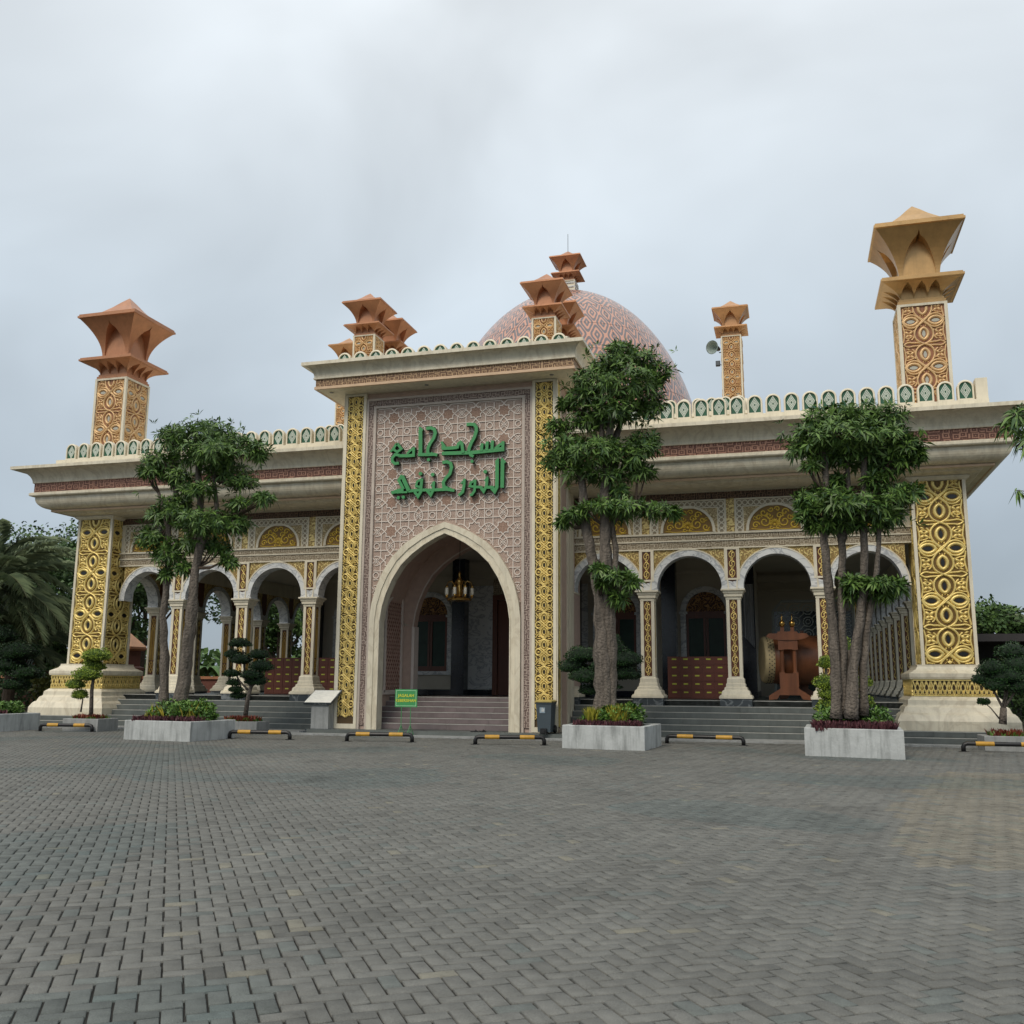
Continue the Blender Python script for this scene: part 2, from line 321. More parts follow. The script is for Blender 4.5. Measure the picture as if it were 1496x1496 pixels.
# ---- carved fretwork cells (x along the face, z up, relief towards -y)
def big_cell(W, H, cz, g, eyes):
    w = .052*W/1.28; h = .05
    X = lambda u: u*W; Z = lambda v: cz+v*H
    P = lambda *q: [(X(a), Z(b)) for a, b in q]
    for s in (-1, 1):
        g.ridge(almond(X(s*.29), Z(0), .165*W, .088*H), w*1.9, h*1.15, True)
        eyes.prism(almond(X(s*.29), Z(0), .10*W, .04*H, 10), -.014, .0)
        g.ridge(almond(X(0), Z(s*.275), .125*H, .10*W, rot=math.pi/2), w*1.9, h*1.15, True)
        eyes.prism(almond(X(0), Z(s*.275), .075*H, .042*W, 10, rot=math.pi/2), -.014, .0)
        for q in range(3): g.dome(X((q-1)*.055), Z(s*(.105+.02*(q==1))), .02*W, .028*W, h*.9, n=6)
        g.dome(X(s*.10), Z(0), .03*W, .022*W, h*.9, n=6)
    for sx in (-1, 1):
        for sz in (-1, 1):
            g.ridge(bez(*P((0,sz*.5),(sx*.30,sz*.43),(sx*.27,sz*.17),(sx*.05,sz*.05)),10)+bez(*P((sx*.05,sz*.05),(-sx*.02,sz*.012),(-sx*.05,-sz*.03),(-sx*.12,-sz*.085)),4)[1:]+bez(*P((-sx*.12,-sz*.085),(-sx*.22,-sz*.18),(-sx*.42,-sz*.17),(-sx*.485,0)),9)[1:], w*1.25, h*(1.25+.12*sx*sz))
            g.ridge(bez(*P((0,sz*.5),(sx*.12,sz*.455),(sx*.22,sz*.47),(sx*.30,sz*.46)),7)+bez(*P((sx*.30,sz*.46),(sx*.38,sz*.43),(sx*.44,sz*.47),(sx*.485,sz*.5)),5)[1:], w*1.1, h)
            g.ridge(bez(*P((sx*.485,sz*.06),(sx*.47,sz*.20),(sx*.43,sz*.19),(sx*.46,sz*.33)),7)+bez(*P((sx*.46,sz*.33),(sx*.47,sz*.38),(sx*.485,sz*.42),(sx*.49,sz*.46)),4)[1:], w*1.0, h)
            g.ridge(bez(*P((sx*.24,sz*.19),(sx*.20,sz*.26),(sx*.22,sz*.36),(sx*.30,sz*.40)),7), w*1.0, h*.9)
            for q in range(4):
                a = math.pi/4+q*math.pi/2; g.dome(X(sx*.345)+.066*W*math.cos(a), Z(sz*.275)+.066*W*math.sin(a), .062*W, .038*W, h, rot=a, n=7)
            g.dome(X(sx*.38), Z(sz*.40), .055*W, .026*W, h, rot=sx*sz*.5, n=6)
            g.ridge(bez(*P((sx*.28,sz*.33),(sx*.34,sz*.37),(sx*.42,sz*.37),(sx*.44,sz*.33)),5), w*.8, h*.8); g.ridge(bez(*P((sx*.47,sz*.16),(sx*.40,sz*.17),(sx*.33,sz*.17),(sx*.27,sz*.205)),5), w*.8, h*.8); g.dome(X(sx*.17), Z(sz*.10), .03*W, .016*W, h*.8, rot=sx*sz*.8, n=6)
            g.dome(X(sx*.27), Z(sz*.22), .035*W, .022*W, h*.9, rot=sx*sz*.9, n=6); g.dome(X(sx*.46), Z(sz*.27), .018*W, .05*W, h*.8, n=6)
def big_panel(W, z0, z1, H):
    g = MB(); e = MB(); n = (z1-z0)/H; k = 0; cz = z1-.33*H
    # cells hang from the top edge, clipped at the bottom by dropping relief beyond the frame
    while cz-.5*H > z0-.55*H:
        a = MB(); b = MB(); big_cell(W, H, cz, a, b)
        for s, d in ((a, g), (b, e)):
            keep = [f for f in s.f if all(z0 < s.v[i][2] < z1 for i in f)]
            d.add(s.v, keep)
        cz -= H
    g.smooth = True
    return g, e
def pil_cell(W, H, cz, g, e):
    w = .045*W/.58; h = .045*W/.58
    X = lambda u: u*W; Z = lambda v: cz+v*H
    P = lambda *q: [(X(a), Z(b)) for a, b in q]
    for s in (-1, 1):
        g.ridge([(X(s*.31)+.165*W*math.cos(t*math.pi/6), Z(0)+.175*W*math.sin(t*math.pi/6)) for t in range(12)], w*1.25, h*1.1, True)
        g.dome(X(s*.31), Z(0), .085*W, .05*W, h, n=7)
        g.ridge(almond(X(0), Z(s*.26), .20*H, .20*W, 12, rot=math.pi/2), w*1.1, h*1.15, True)
        g.ridge(almond(X(0), Z(s*.26), .12*H, .095*W, 10, rot=math.pi/2), w*.9, h*.9, True)
        e.prism(almond(X(0), Z(s*.26), .07*H, .04*W, 8, rot=math.pi/2), -.012, 0)
        for o in (-.05, .05):
            g.ridge(bez(*[(a+o*W*.9*s,b+o*W*.5) for a,b in P((s*.30,-.15),(s*.12,-.10),(-s*.12,.10),(-s*.30,.15))],7), w*.85, h*(1.3 if s>0 else 1.15))
        for t in (-1,1):
            g.ridge(bez(*P((0,t*.5),(s*.18,t*.44),(s*.33,t*.36),(s*.24,t*.22)),7), w, h*1.1)
            g.ridge(bez(*P((s*.47,t*.14),(s*.40,t*.22),(s*.38,t*.30),(s*.47,t*.36)),6), w*.9, h)
            g.ridge(bez(*P((s*.30,t*.33),(s*.38,t*.37),(s*.42,t*.41),(s*.47,t*.47)),5), w*.9, h)
            g.dome(X(s*.38), Z(t*.28), .035*W, .06*W, h*.9, n=6)
            g.dome(X(s*.26), Z(t*.425), .10*W, .04*W, h, rot=-s*t*.35, n=6)
        g.dome(X(s*.30), Z(.5), .15*W, .03*W, h*1.1, n=6)
def pil_panel(W, z0, z1, H):
    g = MB(); e = MB(); cz = z1-H*.5
    while cz > z0-.2*H:
        a = MB(); b = MB(); pil_cell(W, H, cz, a, b)
        for s, d in ((a, g), (b, e)): d.add(s.v, [f for f in s.f if all(z0 < s.v[i][2] < z1 for i in f)])
        cz -= H
    g.smooth = True; return g, e
def s_chain(z0, z1, n, r=.088):
    g = MB(); st = (z1-z0)/n
    for i in range(n):
        c = z0+st*(i+.5)
        g.ridge([(r*math.cos(t*math.pi/5), c+r*1.25*math.sin(t*math.pi/5)) for t in range(10)], .026, .02, True)
        g.ridge(bez((r*.75,c+r*.75),(-r*1.3,c+r*.75),(r*1.3,c-r*.75),(-r*.75,c-r*.75),8), .034, .026)
        g.ridge([(-r*.5,c+st*.37),(0,c+st*.5),(r*.5,c+st*.37)], .022, .018); g.ridge([(-r*.5,c-st*.37),(0,c-st*.5),(r*.5,c-st*.37)], .022, .018)
    g.smooth = True; return g
def orn_panel(z0, z1, w=.27):
    "tall jamb ornament: ribs between two strapwork stars"
    g = MB(); h = .018
    for s in (-1,1):
        for o in (.25,.6,.95): g.ridge([(s*w*.5*o*.85, z0+.55),(s*w*.5*o*.85, z1-.6),(0 if o<.5 else s*w*.1*o, z1-.45)], .032, h*1.3)
        for zb, d in ((z0+.28,1),(z1-.28,-1)):
            g.ridge([(s*w*.45,zb-.2),(-s*w*.1,zb),(s*w*.42,zb+.2)], .035, h*1.3); g.ridge([(0,zb-.24),(s*w*.4,zb),(0,zb+.24)], .035, h*1.2)
    return g
# ---- cornices as mitred rectangular rings
def ring_rect(x0, x1, y0, y1, prof):
    "sweep of a profile [(outset, z)] round a rectangle"
    b = MB(); n = len(prof)
    for o, z in prof: b.v += [(x0-o,y0-o,z),(x1+o,y0-o,z),(x1+o,y1+o,z),(x0-o,y1+o,z)]
    for k in range(n-1):
        for i in range(4): j = (i+1)%4; b.f.append((4*k+i,4*k+j,4*k+4+j,4*k+4+i))
    return b
def cove(o0, z0, o1, z1, n=8):   # concave, flaring outwards towards the top
    return [(o0+(o1-o0)*(1-math.cos(t*math.pi/2/n)), z0+(z1-z0)*math.sin(t*math.pi/2/n)) for t in range(n+1)]
def ovolo(o0, z0, o1, z1, n=8):
    return [(o0+(o1-o0)*math.sin(t*math.pi/2/n)**1.0, z0+(z1-z0)*(1-math.cos(t*math.pi/2/n))) for t in range(n+1)]
def cyma(o0, z0, o1, z1, n=8):
    return [(o0+(o1-o0)*(t/n), z0+(z1-z0)*(.5-.5*math.cos(t/n*math.pi)) ) for t in range(n+1)]
A = (LX, RX, PF, PB)
obj('cornice_soffit', ring_rect(*A, [(-2.4,7.84),(-.02,7.84),(.25,7.87),(.40,7.90),(.46,7.955),(.66,7.96)]), CREAM, mosque)
obj('cornice_lip', ring_rect(*A, [(.66,7.953),(.715,7.953),(.715,8.02),(.68,8.025)]), mat('peach_fillet', (.60,.42,.27), .5), mosque)
obj('cornice_ovolo', ring_rect(*A, [(.68,8.025)]+ovolo(.72,8.04,1.13,8.42)[::1]+[(1.13,8.47),(1.17,8.47)]), CREAM, mosque, smooth=False)
obj('cornice_fillet', ring_rect(*A, [(1.17,8.472),(1.27,8.49),(1.29,8.52),(1.29,8.60),(1.24,8.63),(1.19,8.635)]), CREAM, mosque)
obj('cornice_band', ring_rect(*A, [(1.19,8.635),(1.17,8.65),(1.17,8.97),(1.20,8.985)]), BAND, mosque)
obj('cornice_cove', ring_rect(*A, [(1.20,8.985),(1.22,9.0)]+cove(1.22,9.0,1.70,9.44)), CREAM, mosque, smooth=False)
obj('cornice_top', ring_rect(*A, [(1.70,9.442),(1.79,9.442),(1.79,9.555),(-1.3,9.60)]), CREAM, mosque)
obj('parapet_kerb', MB().merge(ring_rect(*A, [(.70,9.55),(.70,9.98),(.30,9.98),(.30,9.55)])), CREAM2, mosque)
obj('flat_roof', MB().box(LX+1, RX-1, PF+1, PB-1, 9.3, 9.58), CREAM2, mosque)
struct(obj('veranda_floor', MB().box(LX+.3, RX-.3, YW+.1, PB-.3, .0, FL-.02), STEPM))
obj('veranda_ceiling', MB().box(LX+.9, RX-.9, YW+.5, PB-1, 6.6, 6.75), WALLD, mosque)
# ---- merlons
def merlon_proto():
    w, h = .235, .65
    out_ = [(-w,0),(w,0),(w,h-w)]+arcpts(0,h-w,w,0,math.pi,10)[1:]
    w2 = w-.055; in_ = [(-w2,.07),(w2,.07),(w2,h-w)]+arcpts(0,h-w,w2,0,math.pi,10)[1:]
    b = MB(); n = len(out_)
    for y, P in ((.18,out_),(0,out_),(-.02,[(x*.94,(z-.03)*.94+.03) for x,z in out_]),(-.02,in_),(.03,in_)): b.v += [(x,y,z) for x,z in P]
    for k in range(4):
        for i in range(n): j = (i+1)%n; b.f.append((k*n+i,k*n+j,k*n+n+j,k*n+n+i))
    b.f.append(tuple(range(n-1,-1,-1)))
    pn = MB(); pn.v = [(x,.03,z) for x,z in in_]; pn.f = [tuple(range(n))]
    fg = MB(); c = h*.5
    for q in (1,.66,.34):
        fg.flat([(0,c+.235*q),(.045*q,c+.15*q),(.1*q,c+.06*q),(.13*q,c),(.1*q,c-.06*q),(.045*q,c-.15*q),(0,c-.235*q),(-.045*q,c-.15*q),(-.1*q,c-.06*q),(-.13*q,c),(-.1*q,c+.06*q),(-.045*q,c+.15*q)], .026, .018, True, y=.03)
    return b.mesh('merlon', CREAM2), pn.mesh('merlon_panel', MGREEN), fg.mesh('filigree', MWHITE)
MER = merlon_proto()
def merlon(x, y, z, rz=0, s=1.):
    o = place('merlon', MER[0], mosque, (x,y,z), rz, (s,1,s))
    p = place('merlon_panel', MER[1], o, (x,y,z), rz, (s,1,s)); place('filigree', MER[2], o, (x,y,z), rz, (s,1,s))
def merlon_row(x0, x1, y, z, step, s=1.):
    n = round((x1-x0)/step)
    for i in range(n+1): merlon(x0+(x1-x0)*i/n, y, z, 0, s)
merlon_row(-6.35, 5.30, 30.55, 9.98, .549)
merlon_row(-26.44, -14.75, 30.55, 9.98, .549)
for i in range(10):
    merlon(5.75, 31.3+.549*i, 9.98, math.pi/2); merlon(-26.85, 31.3+.549*i, 9.98, -math.pi/2)
obj('parapet_corner_post', MB().box(5.56,5.88,30.42,30.78,9.98,10.62), CREAM2, mosque)
# ---- minarets
def flare(half, D, z0, z1, arches, wfun, p=2.3, n=12, core_in=0.03):
    "four concave flaring faces with pointed niches cut in, round a square core; arches = niche centres"
    b = MB()
    for q in range(4):
        R = Matrix.Rotation(q*math.pi/2,4,'Z')
        rows = []
        for k in range(n+1):
            t = k/n; d = D*t**p; z = z0+(z1-z0)*t; xc = half+d; wn = wfun(t)
            xs = [-xc]
            for c in arches: xs += [c-wn, c+wn]
            xs.append(xc); rows.append((xs, -(half+d), z))
        for k in range(n):
            (xa,ya,za),(xb,yb,zb) = rows[k], rows[k+1]
            for i in range(0, len(xa), 2):
                b.add([R@Vector(p_) for p_ in ((xa[i],ya,za),(xa[i+1],ya,za),(xb[i+1],yb,zb),(xb[i],yb,zb))], [(0,1,2,3)])
            for i in range(1, len(xa)-1):   # niche reveals
                if abs(xa[i]-xa[i+(1 if i%2 else -1)])>1e-4 or True:
                    b.add([R@Vector(p_) for p_ in ((xa[i],ya,za),(xa[i],-(half-core_in),za),(xb[i],-(half-core_in),zb),(xb[i],yb,zb))], [(0,1,2,3)])
    b.box(-half+core_in, half-core_in, -half+core_in, half-core_in, z0, z1-.02)
    return b
BIGP = {}
def minaret(cx, cy, zbase, z1, sx, sz, parent, spec='big', label=None, cap_mat=None):
    CP = cap_mat or COPPER
    "z1 = top of the upper eave slab"
    Z = lambda u: z1+u*sz
    hs = .72*sx; zt = Z(-2.57)
    body = MB().sq(0,0,[(hs-.05*sx,zbase),(hs-.05*sx,zt)])
    fr = MB()
    b = .085*sx
    for i in (-1,1):
        for j in (-1,1):
            fr.box(*sorted((i*(hs-b),i*(hs+.012))), *sorted((j*(hs-b),j*(hs+.012))), zbase, zt)
    for zz in (zt-b*.9,): fr.sq(0,0,[(hs+.006,zz),(hs+.006,zt)])
    m = obj('minaret', body, COPBK if spec!='fin' else MATS['cream_render'], parent, (cx,cy,0))
    obj('minaret_frame', fr, CREAM2, m, (cx,cy,0))
    if spec == 'big' or spec == 'small':
        key = (spec, round(zbase,2), round(zt,2), sx)
        if key not in BIGP:
            g, e = big_panel(2*(hs-b)*.98, zbase+.02, zt-b, 1.5 if spec=='big' else .74)
            BIGP[key] = (g.mesh('fretwork', COPPERG, True), e.mesh('fretwork_eyes', mat('pale_eye', (.42,.42,.36), .6)))
        for q in range(4):
            a = q*math.pi/2; lx, ly = math.sin(a)*(hs-.05*sx), -math.cos(a)*(hs-.05*sx)
            f = place('fretwork', BIGP[key][0], m, (cx+lx,cy+ly,0), a); place('fretwork_eyes', BIGP[key][1], m, (cx+lx,cy+ly,0), a)
    else:
        cb = MB()
        for k in range(6): z = zt-.12-k*.22; cb.sq(0,0,[(hs-.01,z-.07),(hs+.02,z-.05),(hs+.02,z),(hs-.01,z+.02)])
        obj('shaft_courses', cb, MATS['grey_veined_marble'], m, (cx,cy,0))
    # lower tier
    lo = MB().sq(0,0,[(.70*sx,Z(-2.57)),(.70*sx,Z(-2.47)),(.66*sx,Z(-2.45)),(.66*sx,Z(-2.38)),(.62*sx,Z(-2.36))], True)
    fl = flare(.62*sx, .55*sx, Z(-2.38), Z(-1.93), [-.4*sx,0,.4*sx], lambda t: .185*sx*max(0,(1-(t/.86)**2.4))**.5 if t<.86 else 0)
    lo.merge(fl)
    obj('lower_tier', lo, CP, m, (cx,cy,0))
    obj('lower_eave', MB().sq(0,0,[(1.16*sx,Z(-1.95)),(1.21*sx,Z(-1.93)),(1.21*sx,Z(-1.86)),(1.17*sx,Z(-1.85)),(1.17*sx,Z(-1.80)),(1.10*sx,Z(-1.77)),(.7*sx,Z(-1.72))]), CP, m, (cx,cy,0))
    up = MB().sq(0,0,[(.64*sx,Z(-1.75)),(.64*sx,Z(-1.65))])
    up.merge(flare(.60*sx, .68*sx, Z(-1.72), Z(-.18), [0], lambda t: .50*sx*max(0,(1-(t/.84)**2.0))**.62 if t<.84 else 0, p=2.1))
    obj('upper_tier', up, CP, m, (cx,cy,0))
    obj('upper_eave', MB().sq(0,0,[(1.27*sx,Z(-.19)),(1.33*sx,Z(-.17)),(1.33*sx,Z(-.09)),(1.29*sx,Z(-.08)),(1.29*sx,Z(-.02)),(1.22*sx,Z(.0)),(.7*sx,Z(.06))]), CP, m, (cx,cy,0))
    cap = MB()
    cap.sq(0,0,[(1.0*sx,Z(.03)),(.70*sx,Z(.26)),(.42*sx,Z(.55)),(.20*sx,Z(.82)),(.01,Z(1.03))])
    obj('spire_cap', cap, CP, m, (cx,cy,0))
    if label: m['label'] = label
    return m
# ---- corner pillars
g, e = big_panel(1.33, 2.24, 7.74, 1.56)
PILG = (g.mesh('gold_fretwork', GOLD, True), e.mesh('fretwork_eyes', EYE_DK))
def base_band(half):
    g = MB(); n = 9; st = 2*half/n
    for i in range(n):
        c = -half+st*(i+.5)
        g.flat([(c-st*.5,1.36),(c,1.78),(c+st*.5,1.36)], .035, .035, y=0); g.flat([(c-st*.5,1.78),(c,1.36),(c+st*.5,1.78)], .035, .042, y=0)
        for s in (-1,1): g.ridge([(c+s*st*.26+.065*math.cos(t*math.pi/4), 1.45+.065*math.sin(t*math.pi/4)) for t in range(8)], .03, .04, True)
        g.dome(c, 1.69, .05, .05, .04); g.dome(c+st*.5, 1.6, .03, .09, .04)
    g.flat([(-half,1.35),(half,1.35)], .04, .05); g.flat([(-half,1.79),(half,1.79)], .04, .05)
    return g
BB = base_band(1.09).mesh('gold_frieze', GOLD)
def corner_pillar(cx, cy, sx, sy):
    h = PW/2
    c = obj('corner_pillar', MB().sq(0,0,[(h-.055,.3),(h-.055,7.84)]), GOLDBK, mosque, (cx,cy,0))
    fr = MB(); b = .085
    for i in (-1,1):
        for j in (-1,1): fr.box(*sorted((i*(h-b),i*(h+.008))), *sorted((j*(h-b),j*(h+.008))), 2.2, 7.75)
    fr.sq(0,0,[(h+.002,7.72),(h+.05,7.74),(h+.12,7.80),(h+.12,7.845)])
    obj('pillar_frame', fr, CREAM2, c, (cx,cy,0))
    pr = [(.84,.372),(.84,.64),(.76,.80),(.73,.83),(.70,.86),(.66,.87),(.60,1.02),(.52,1.07),(.51,1.10),(.50,1.22),(.44,1.27),(.38,1.32),(.34,1.325)]
    obj('pillar_base', MB().sq(0,0,[(h+o,z) for o,z in pr]), CREAM, c, (cx,cy,0))
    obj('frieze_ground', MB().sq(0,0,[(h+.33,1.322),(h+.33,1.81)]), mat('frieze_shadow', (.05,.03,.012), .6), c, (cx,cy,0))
    obj('pillar_plinth_top', MB().sq(0,0,[(h+.34,1.80),(h+.40,1.82),(h+.415,1.88),(h+.41,1.98),(h+.34,2.02),(h+.20,2.10),(h+.15,2.18),(h+.15,2.235),(h+.0,2.24)]), CREAM, c, (cx,cy,0))
    for q in range(4):
        a = q*math.pi/2; d = h-.055; place('gold_fretwork', PILG[0], c, (cx+math.sin(a)*d,cy-math.cos(a)*d,0), a); place('fretwork_eyes', PILG[1], c, (cx+math.sin(a)*d,cy-math.cos(a)*d,0), a)
        d = h+.33; place('gold_frieze', BB, c, (cx+math.sin(a)*d,cy-math.cos(a)*d,0), a)
    return c
for sx_, cx in ((-1,LX+PW/2),(1,RX-PW/2)):
    for sy_, cy in ((-1,PF+PW/2),(1,PB-PW/2)):
        corner_pillar(cx, cy, sx_, sy_)
        minaret(cx-sx_*.06, cy-sy_*.1, 9.55, 16.0, 1., 1., mosque, cap_mat=COPPER_REDLIT if sx_<0 else COPPER_GOLDLIT)
minaret(-1.87, 39.5, 12.2, 16.93, .55, .455, mosque, 'small'); minaret(-19.2, 39.5, 12.2, 16.93, .55, .455, mosque, 'small')
minaret(-1.87, 55.3, 12.2, 16.93, .55, .455, mosque, 'small'); minaret(-19.2, 55.3, 12.2, 16.93, .55, .455, mosque, 'small')
# ---- columns of the arcades
SCH = s_chain(1.9, 4.28, 7).mesh('scroll_chain', GOLD); ORN = orn_panel(1.92, 4.26).mesh('jamb_ornament', mat('dull_gold', (.50,.33,.09), .45, .35))
COLM = dict(
 col=MB().sq(0,0,[(.19,1.8),(.19,4.36)]).mesh('column', BROWNBK),
 fr=None,
 base=MB().sq(0,0,[(.51,1.195),(.51,1.26),(.485,1.27),(.485,1.30),(.44,1.31),(.415,1.42),(.35,1.47),(.345,1.53),(.30,1.56),(.295,1.65),(.27,1.67),(.265,1.80),(.235,1.84),(.2,1.86)]).mesh('column_base', CREAM2),
 stub=MB().sq(0,0,[(.485,.955),(.485,1.19)]).mesh('base_stub', BLACKM),
 cap=MB().sq(0,0,[(.235,4.30),(.24,4.37),(.28,4.39),(.285,4.47),(.315,4.50),(.32,4.55),(.375,4.58),(.375,4.63)]).mesh('capital', CREAM2))
f_ = MB()
for i in (-1,1):
    for j in (-1,1): f_.box(*sorted((i*.125,i*.225)), *sorted((j*.125,j*.225)), 1.84, 4.33)
f_.sq(0,0,[(.2245,1.83),(.2245,1.88)]); f_.sq(0,0,[(.2245,4.29),(.2245,4.34)])
COLM['fr'] = f_.mesh('column_frame', CREAM2)
def column(x, y, rz=0, allface=False):
    c = place('column', COLM['col'], mosque, (x,y,0), rz)
    for k, nm in (('fr','column_frame'),('base','column_base'),('stub','base_stub'),('cap','capital')): place(nm, COLM[k], c, (x,y,0), rz)
    for q in range(4):
        a = rz+q*math.pi/2; place('scroll_chain' if (q%2==0 or allface) else 'jamb_ornament', SCH if (q%2==0 or allface) else ORN, c, (x+math.sin(a)*.19, y-math.cos(a)*.19, 0), a)
# ---- one bay of arcade wall, front at y = 0, thickness .45, centred on x = 0
HB = 1.37
def spiral(g, x, z, r, a0, turns, dirn, w, h, n=14):
    g.ridge([(x+r*(1-t*.8)*math.cos(a0+dirn*turns*2*math.pi*t), z+r*(1-t*.8)*math.sin(a0+dirn*turns*2*math.pi*t)) for t in [i/n for i in range(n+1)]], w, h)
def bay_meshes(hb=HB):
    B = {}
    ri, ro, zs = 1.03, 1.215, 4.70
    a_in = [(ri,4.632)]+arcpts(0,zs,ri,0,math.pi,22)+[(-ri,4.632)]; a_out = [(ro,4.632)]+arcpts(0,zs,ro,0,math.pi,22)+[(-ro,4.632)]
    B['arch'] = (MB().strip(a_in, a_out, -.03, .47), GREYM)
    B['arch_hood'] = (MB().strip([(x*1.0,z) for x,z in a_out], [(x*1.035,zs+(z-zs)*1.035) for x,z in a_out], -.045, .0), CREAM2)
    P = arcpts(0,zs,ro-.02,0,math.pi,26); P = [(x,z) for x,z in P if abs(x) <= 1.14 ]
    P = [(1.14, zs+.42)]+P+[(-1.14, zs+.42)]; P.sort(key=lambda p:-p[0])
    B['spandrel'] = (MB().strip(P, [(x,5.95) for x,_ in P], .03, .43), ARABG)
    # string courses
    B['string_course'] = (MB().box(-hb,hb,-.03,.0,5.945,5.985).box(-hb,hb,-.045,.0,6.20,6.245).box(-hb,hb,-.06,.0,6.42,6.475).box(-hb,hb,.0,.44,5.95,7.84), CREAM2)
    B['carved_string'] = (MB().box(-hb,hb,-.012,-.001,5.985,6.20).box(-hb,hb,-.015,-.001,6.245,6.42), BANDC)
    # upper panel: lunette
    L = [(.80*math.cos(t), 6.50+.80*math.sin(t)**.9 if math.sin(t)>0 else 6.50) for t in [math.pi*i/20 for i in range(21)]]
    L2 = [(.89*math.cos(t), 6.475+.90*max(0,math.sin(t))**.9) for t in [math.pi*i/20 for i in range(21)]]
    L = [(x,z) for x,z in L]
    B['lunette_arch'] = (MB().strip(L, L2, -.06, .0), CREAM2)
    f = MB(); f.v = [(x,-.012,z) for x,z in L]+[(x,0,z) for x,z in L]; f.f = [tuple(range(21))]
    B['lunette_ground'] = (f, mat('lunette_gold_ground', (.22,.13,.035), .6, .2))
    g = MB()
    for s in (-1,1):
        spiral(g, s*.30, 6.76, .19, math.pi/2, 1.3, s, .055, .05); spiral(g, s*.16, 6.95, .11, 0, 1.2, s, .045, .045); spiral(g, s*.48, 6.90, .10, 0, 1.2, -s, .045, .045); spiral(g, s*.10, 6.58, .07, 0, 1, s, .04, .04); spiral(g, s*.58, 6.66, .12, 0, 1.2, -s, .05, .045); spiral(g, s*.33, 7.06, .12, 0, 1.1, s, .05, .045); spiral(g, s*.10, 7.16, .09, math.pi, 1.1, -s, .045, .045)
        spiral(g, s*.60, 6.90, .085, 0, 1.1, s, .028, .035)
        for q in range(4): a = math.pi/2-s*(.35+q*.42); g.dome(.12*math.cos(a), 6.68+.12*math.sin(a), .085, .033, .05, rot=a, n=6)
        g.ridge(bez((0,6.55),(s*.2,6.5),(s*.5,6.5),(s*.72,6.56)), .03, .035)
    g.dome(0,6.80,.035,.09,.05,n=6); g.dome(0,6.66,.06,.06,.06); g.smooth = True
    B['lunette_scroll'] = (g, mat('bright_gold', (.66,.46,.07), .38, .45, bump=.05))
    # pale spandrels either side of the lunette
    B['upper_ground'] = (MB().strip([(x,z) for x,z in L2], [(x,7.28) for x,_ in L2], -.01, .0).box(.89,.96,-.01,0,6.475,7.28).box(-.96,-.89,-.01,0,6.475,7.28), ARABC)
    fr = MB().box(-.99,.99,-.035,0,7.28,7.31)
    for s in (-1,1): fr.box(*sorted((s*.955,s*.99)),-.034,0,6.475,7.28); fr.box(*sorted((s*1.175,s*1.20)),-.036,0,6.475,7.52)
    fr.box(-1.2,1.2,-.037,0,7.52,7.56)
    B['upper_frame'] = (fr, CREAM2)
    ci = MB()
    def ring_(x,z,r=.078): ci.flat([(x+r*math.cos(t*math.pi/5), z+r*math.sin(t*math.pi/5)) for t in range(10)], .03, .025, True)
    for i in range(13): ring_(-1.08+.18*i, 7.415)
    for s in (-1,1):
        for i in range(5): ring_(s*1.083, 7.235-.18*i+.0)
    B['ring_chain'] = (ci, CREAM2)
    B['ring_ground'] = (MB().box(-1.175,1.175,-.006,0,7.31,7.52).box(.99,1.175,-.007,0,6.475,7.31).box(-1.175,-.99,-.007,0,6.475,7.31), mat('ring_ground', (.30,.25,.17), .7))
    B['dark_frieze'] = (MB().box(-hb,hb,-.02,.0,7.56,7.80), BAND3)
    return B
def pier_meshes():
    "what stands over a column: marble block, framed brown panel, small gold panel"
    B = {}
    B['impost'] = (MB().prism([(-.37,4.632),(.37,4.632),(.30,4.80),(.24,4.93),(0,4.86),(-.24,4.93),(-.30,4.80)], -.02, .46), GREYM)
    B['pier_ground'] = (MB().box(-.235,.235,.005,.43,4.86,5.95), BROWNBK)
    B['pier_frame'] = (MB().box(-.24,-.14,-.04,.005,4.92,5.95).box(.14,.24,-.04,.005,4.92,5.95).box(-.14,.14,-.04,.005,4.92,4.98).box(-.14,.14,-.04,.005,5.90,5.95), CREAM2)
    B['pier_scroll'] = (s_chain(5.0,5.88,3), GOLD)
    B['small_panel'] = (MB().box(-.13,.13,-.015,-.001,6.475,7.56), ARABG)
    B['small_frame'] = (MB().box(-.175,-.13,-.04,0,6.475,7.56).box(.13,.175,-.04,0,6.475,7.56), CREAM2)
    return B
BM = {k:(b.mesh(k, m), m) for k,(b,m) in bay_meshes().items()}; PM = {k:(b.mesh(k, m), m) for k,(b,m) in pier_meshes().items()}
def bay(x, y, rz, detail=True, w=1.):
    ks = BM if detail else ('arch','spandrel','string_course','carved_string','dark_frieze')
    root = place('arch', BM['arch'][0], mosque, (x,y,0), rz, (w,1,1))
    for k in ks:
        if k != 'arch': place(k, BM[k][0], root, (x,y,0), rz, (w,1,1))
def pier(x, y, rz, detail=True):
    root = place('impost', PM['impost'][0], mosque, (x,y,0), rz)
    for k in PM:
        if k != 'impost' and (detail or 'small' not in k): place(k, PM[k][0], root, (x,y,0), rz)
for s in (-1,1):
    for o in (4.71,7.45,10.19): bay(XC+s*o, YW, 0)
    bay(XC+s*12.90, YW, 0, w=.975)
    for o in (3.34,6.08,8.82,11.56): column(XC+s*o, YW+.225); pier(XC+s*o, YW, 0)
    # arcades down both flanks
    xw = RX-.63 if s>0 else LX+.63; rz = math.pi/2 if s>0 else -math.pi/2
    for i in range(10):
        yc = 33.83+2.74*i
        bay(xw, yc, rz, detail=True)
        if i < 10: column(xw-s*.225, yc+1.37, rz, s>0); pier(xw, yc+1.37, rz)
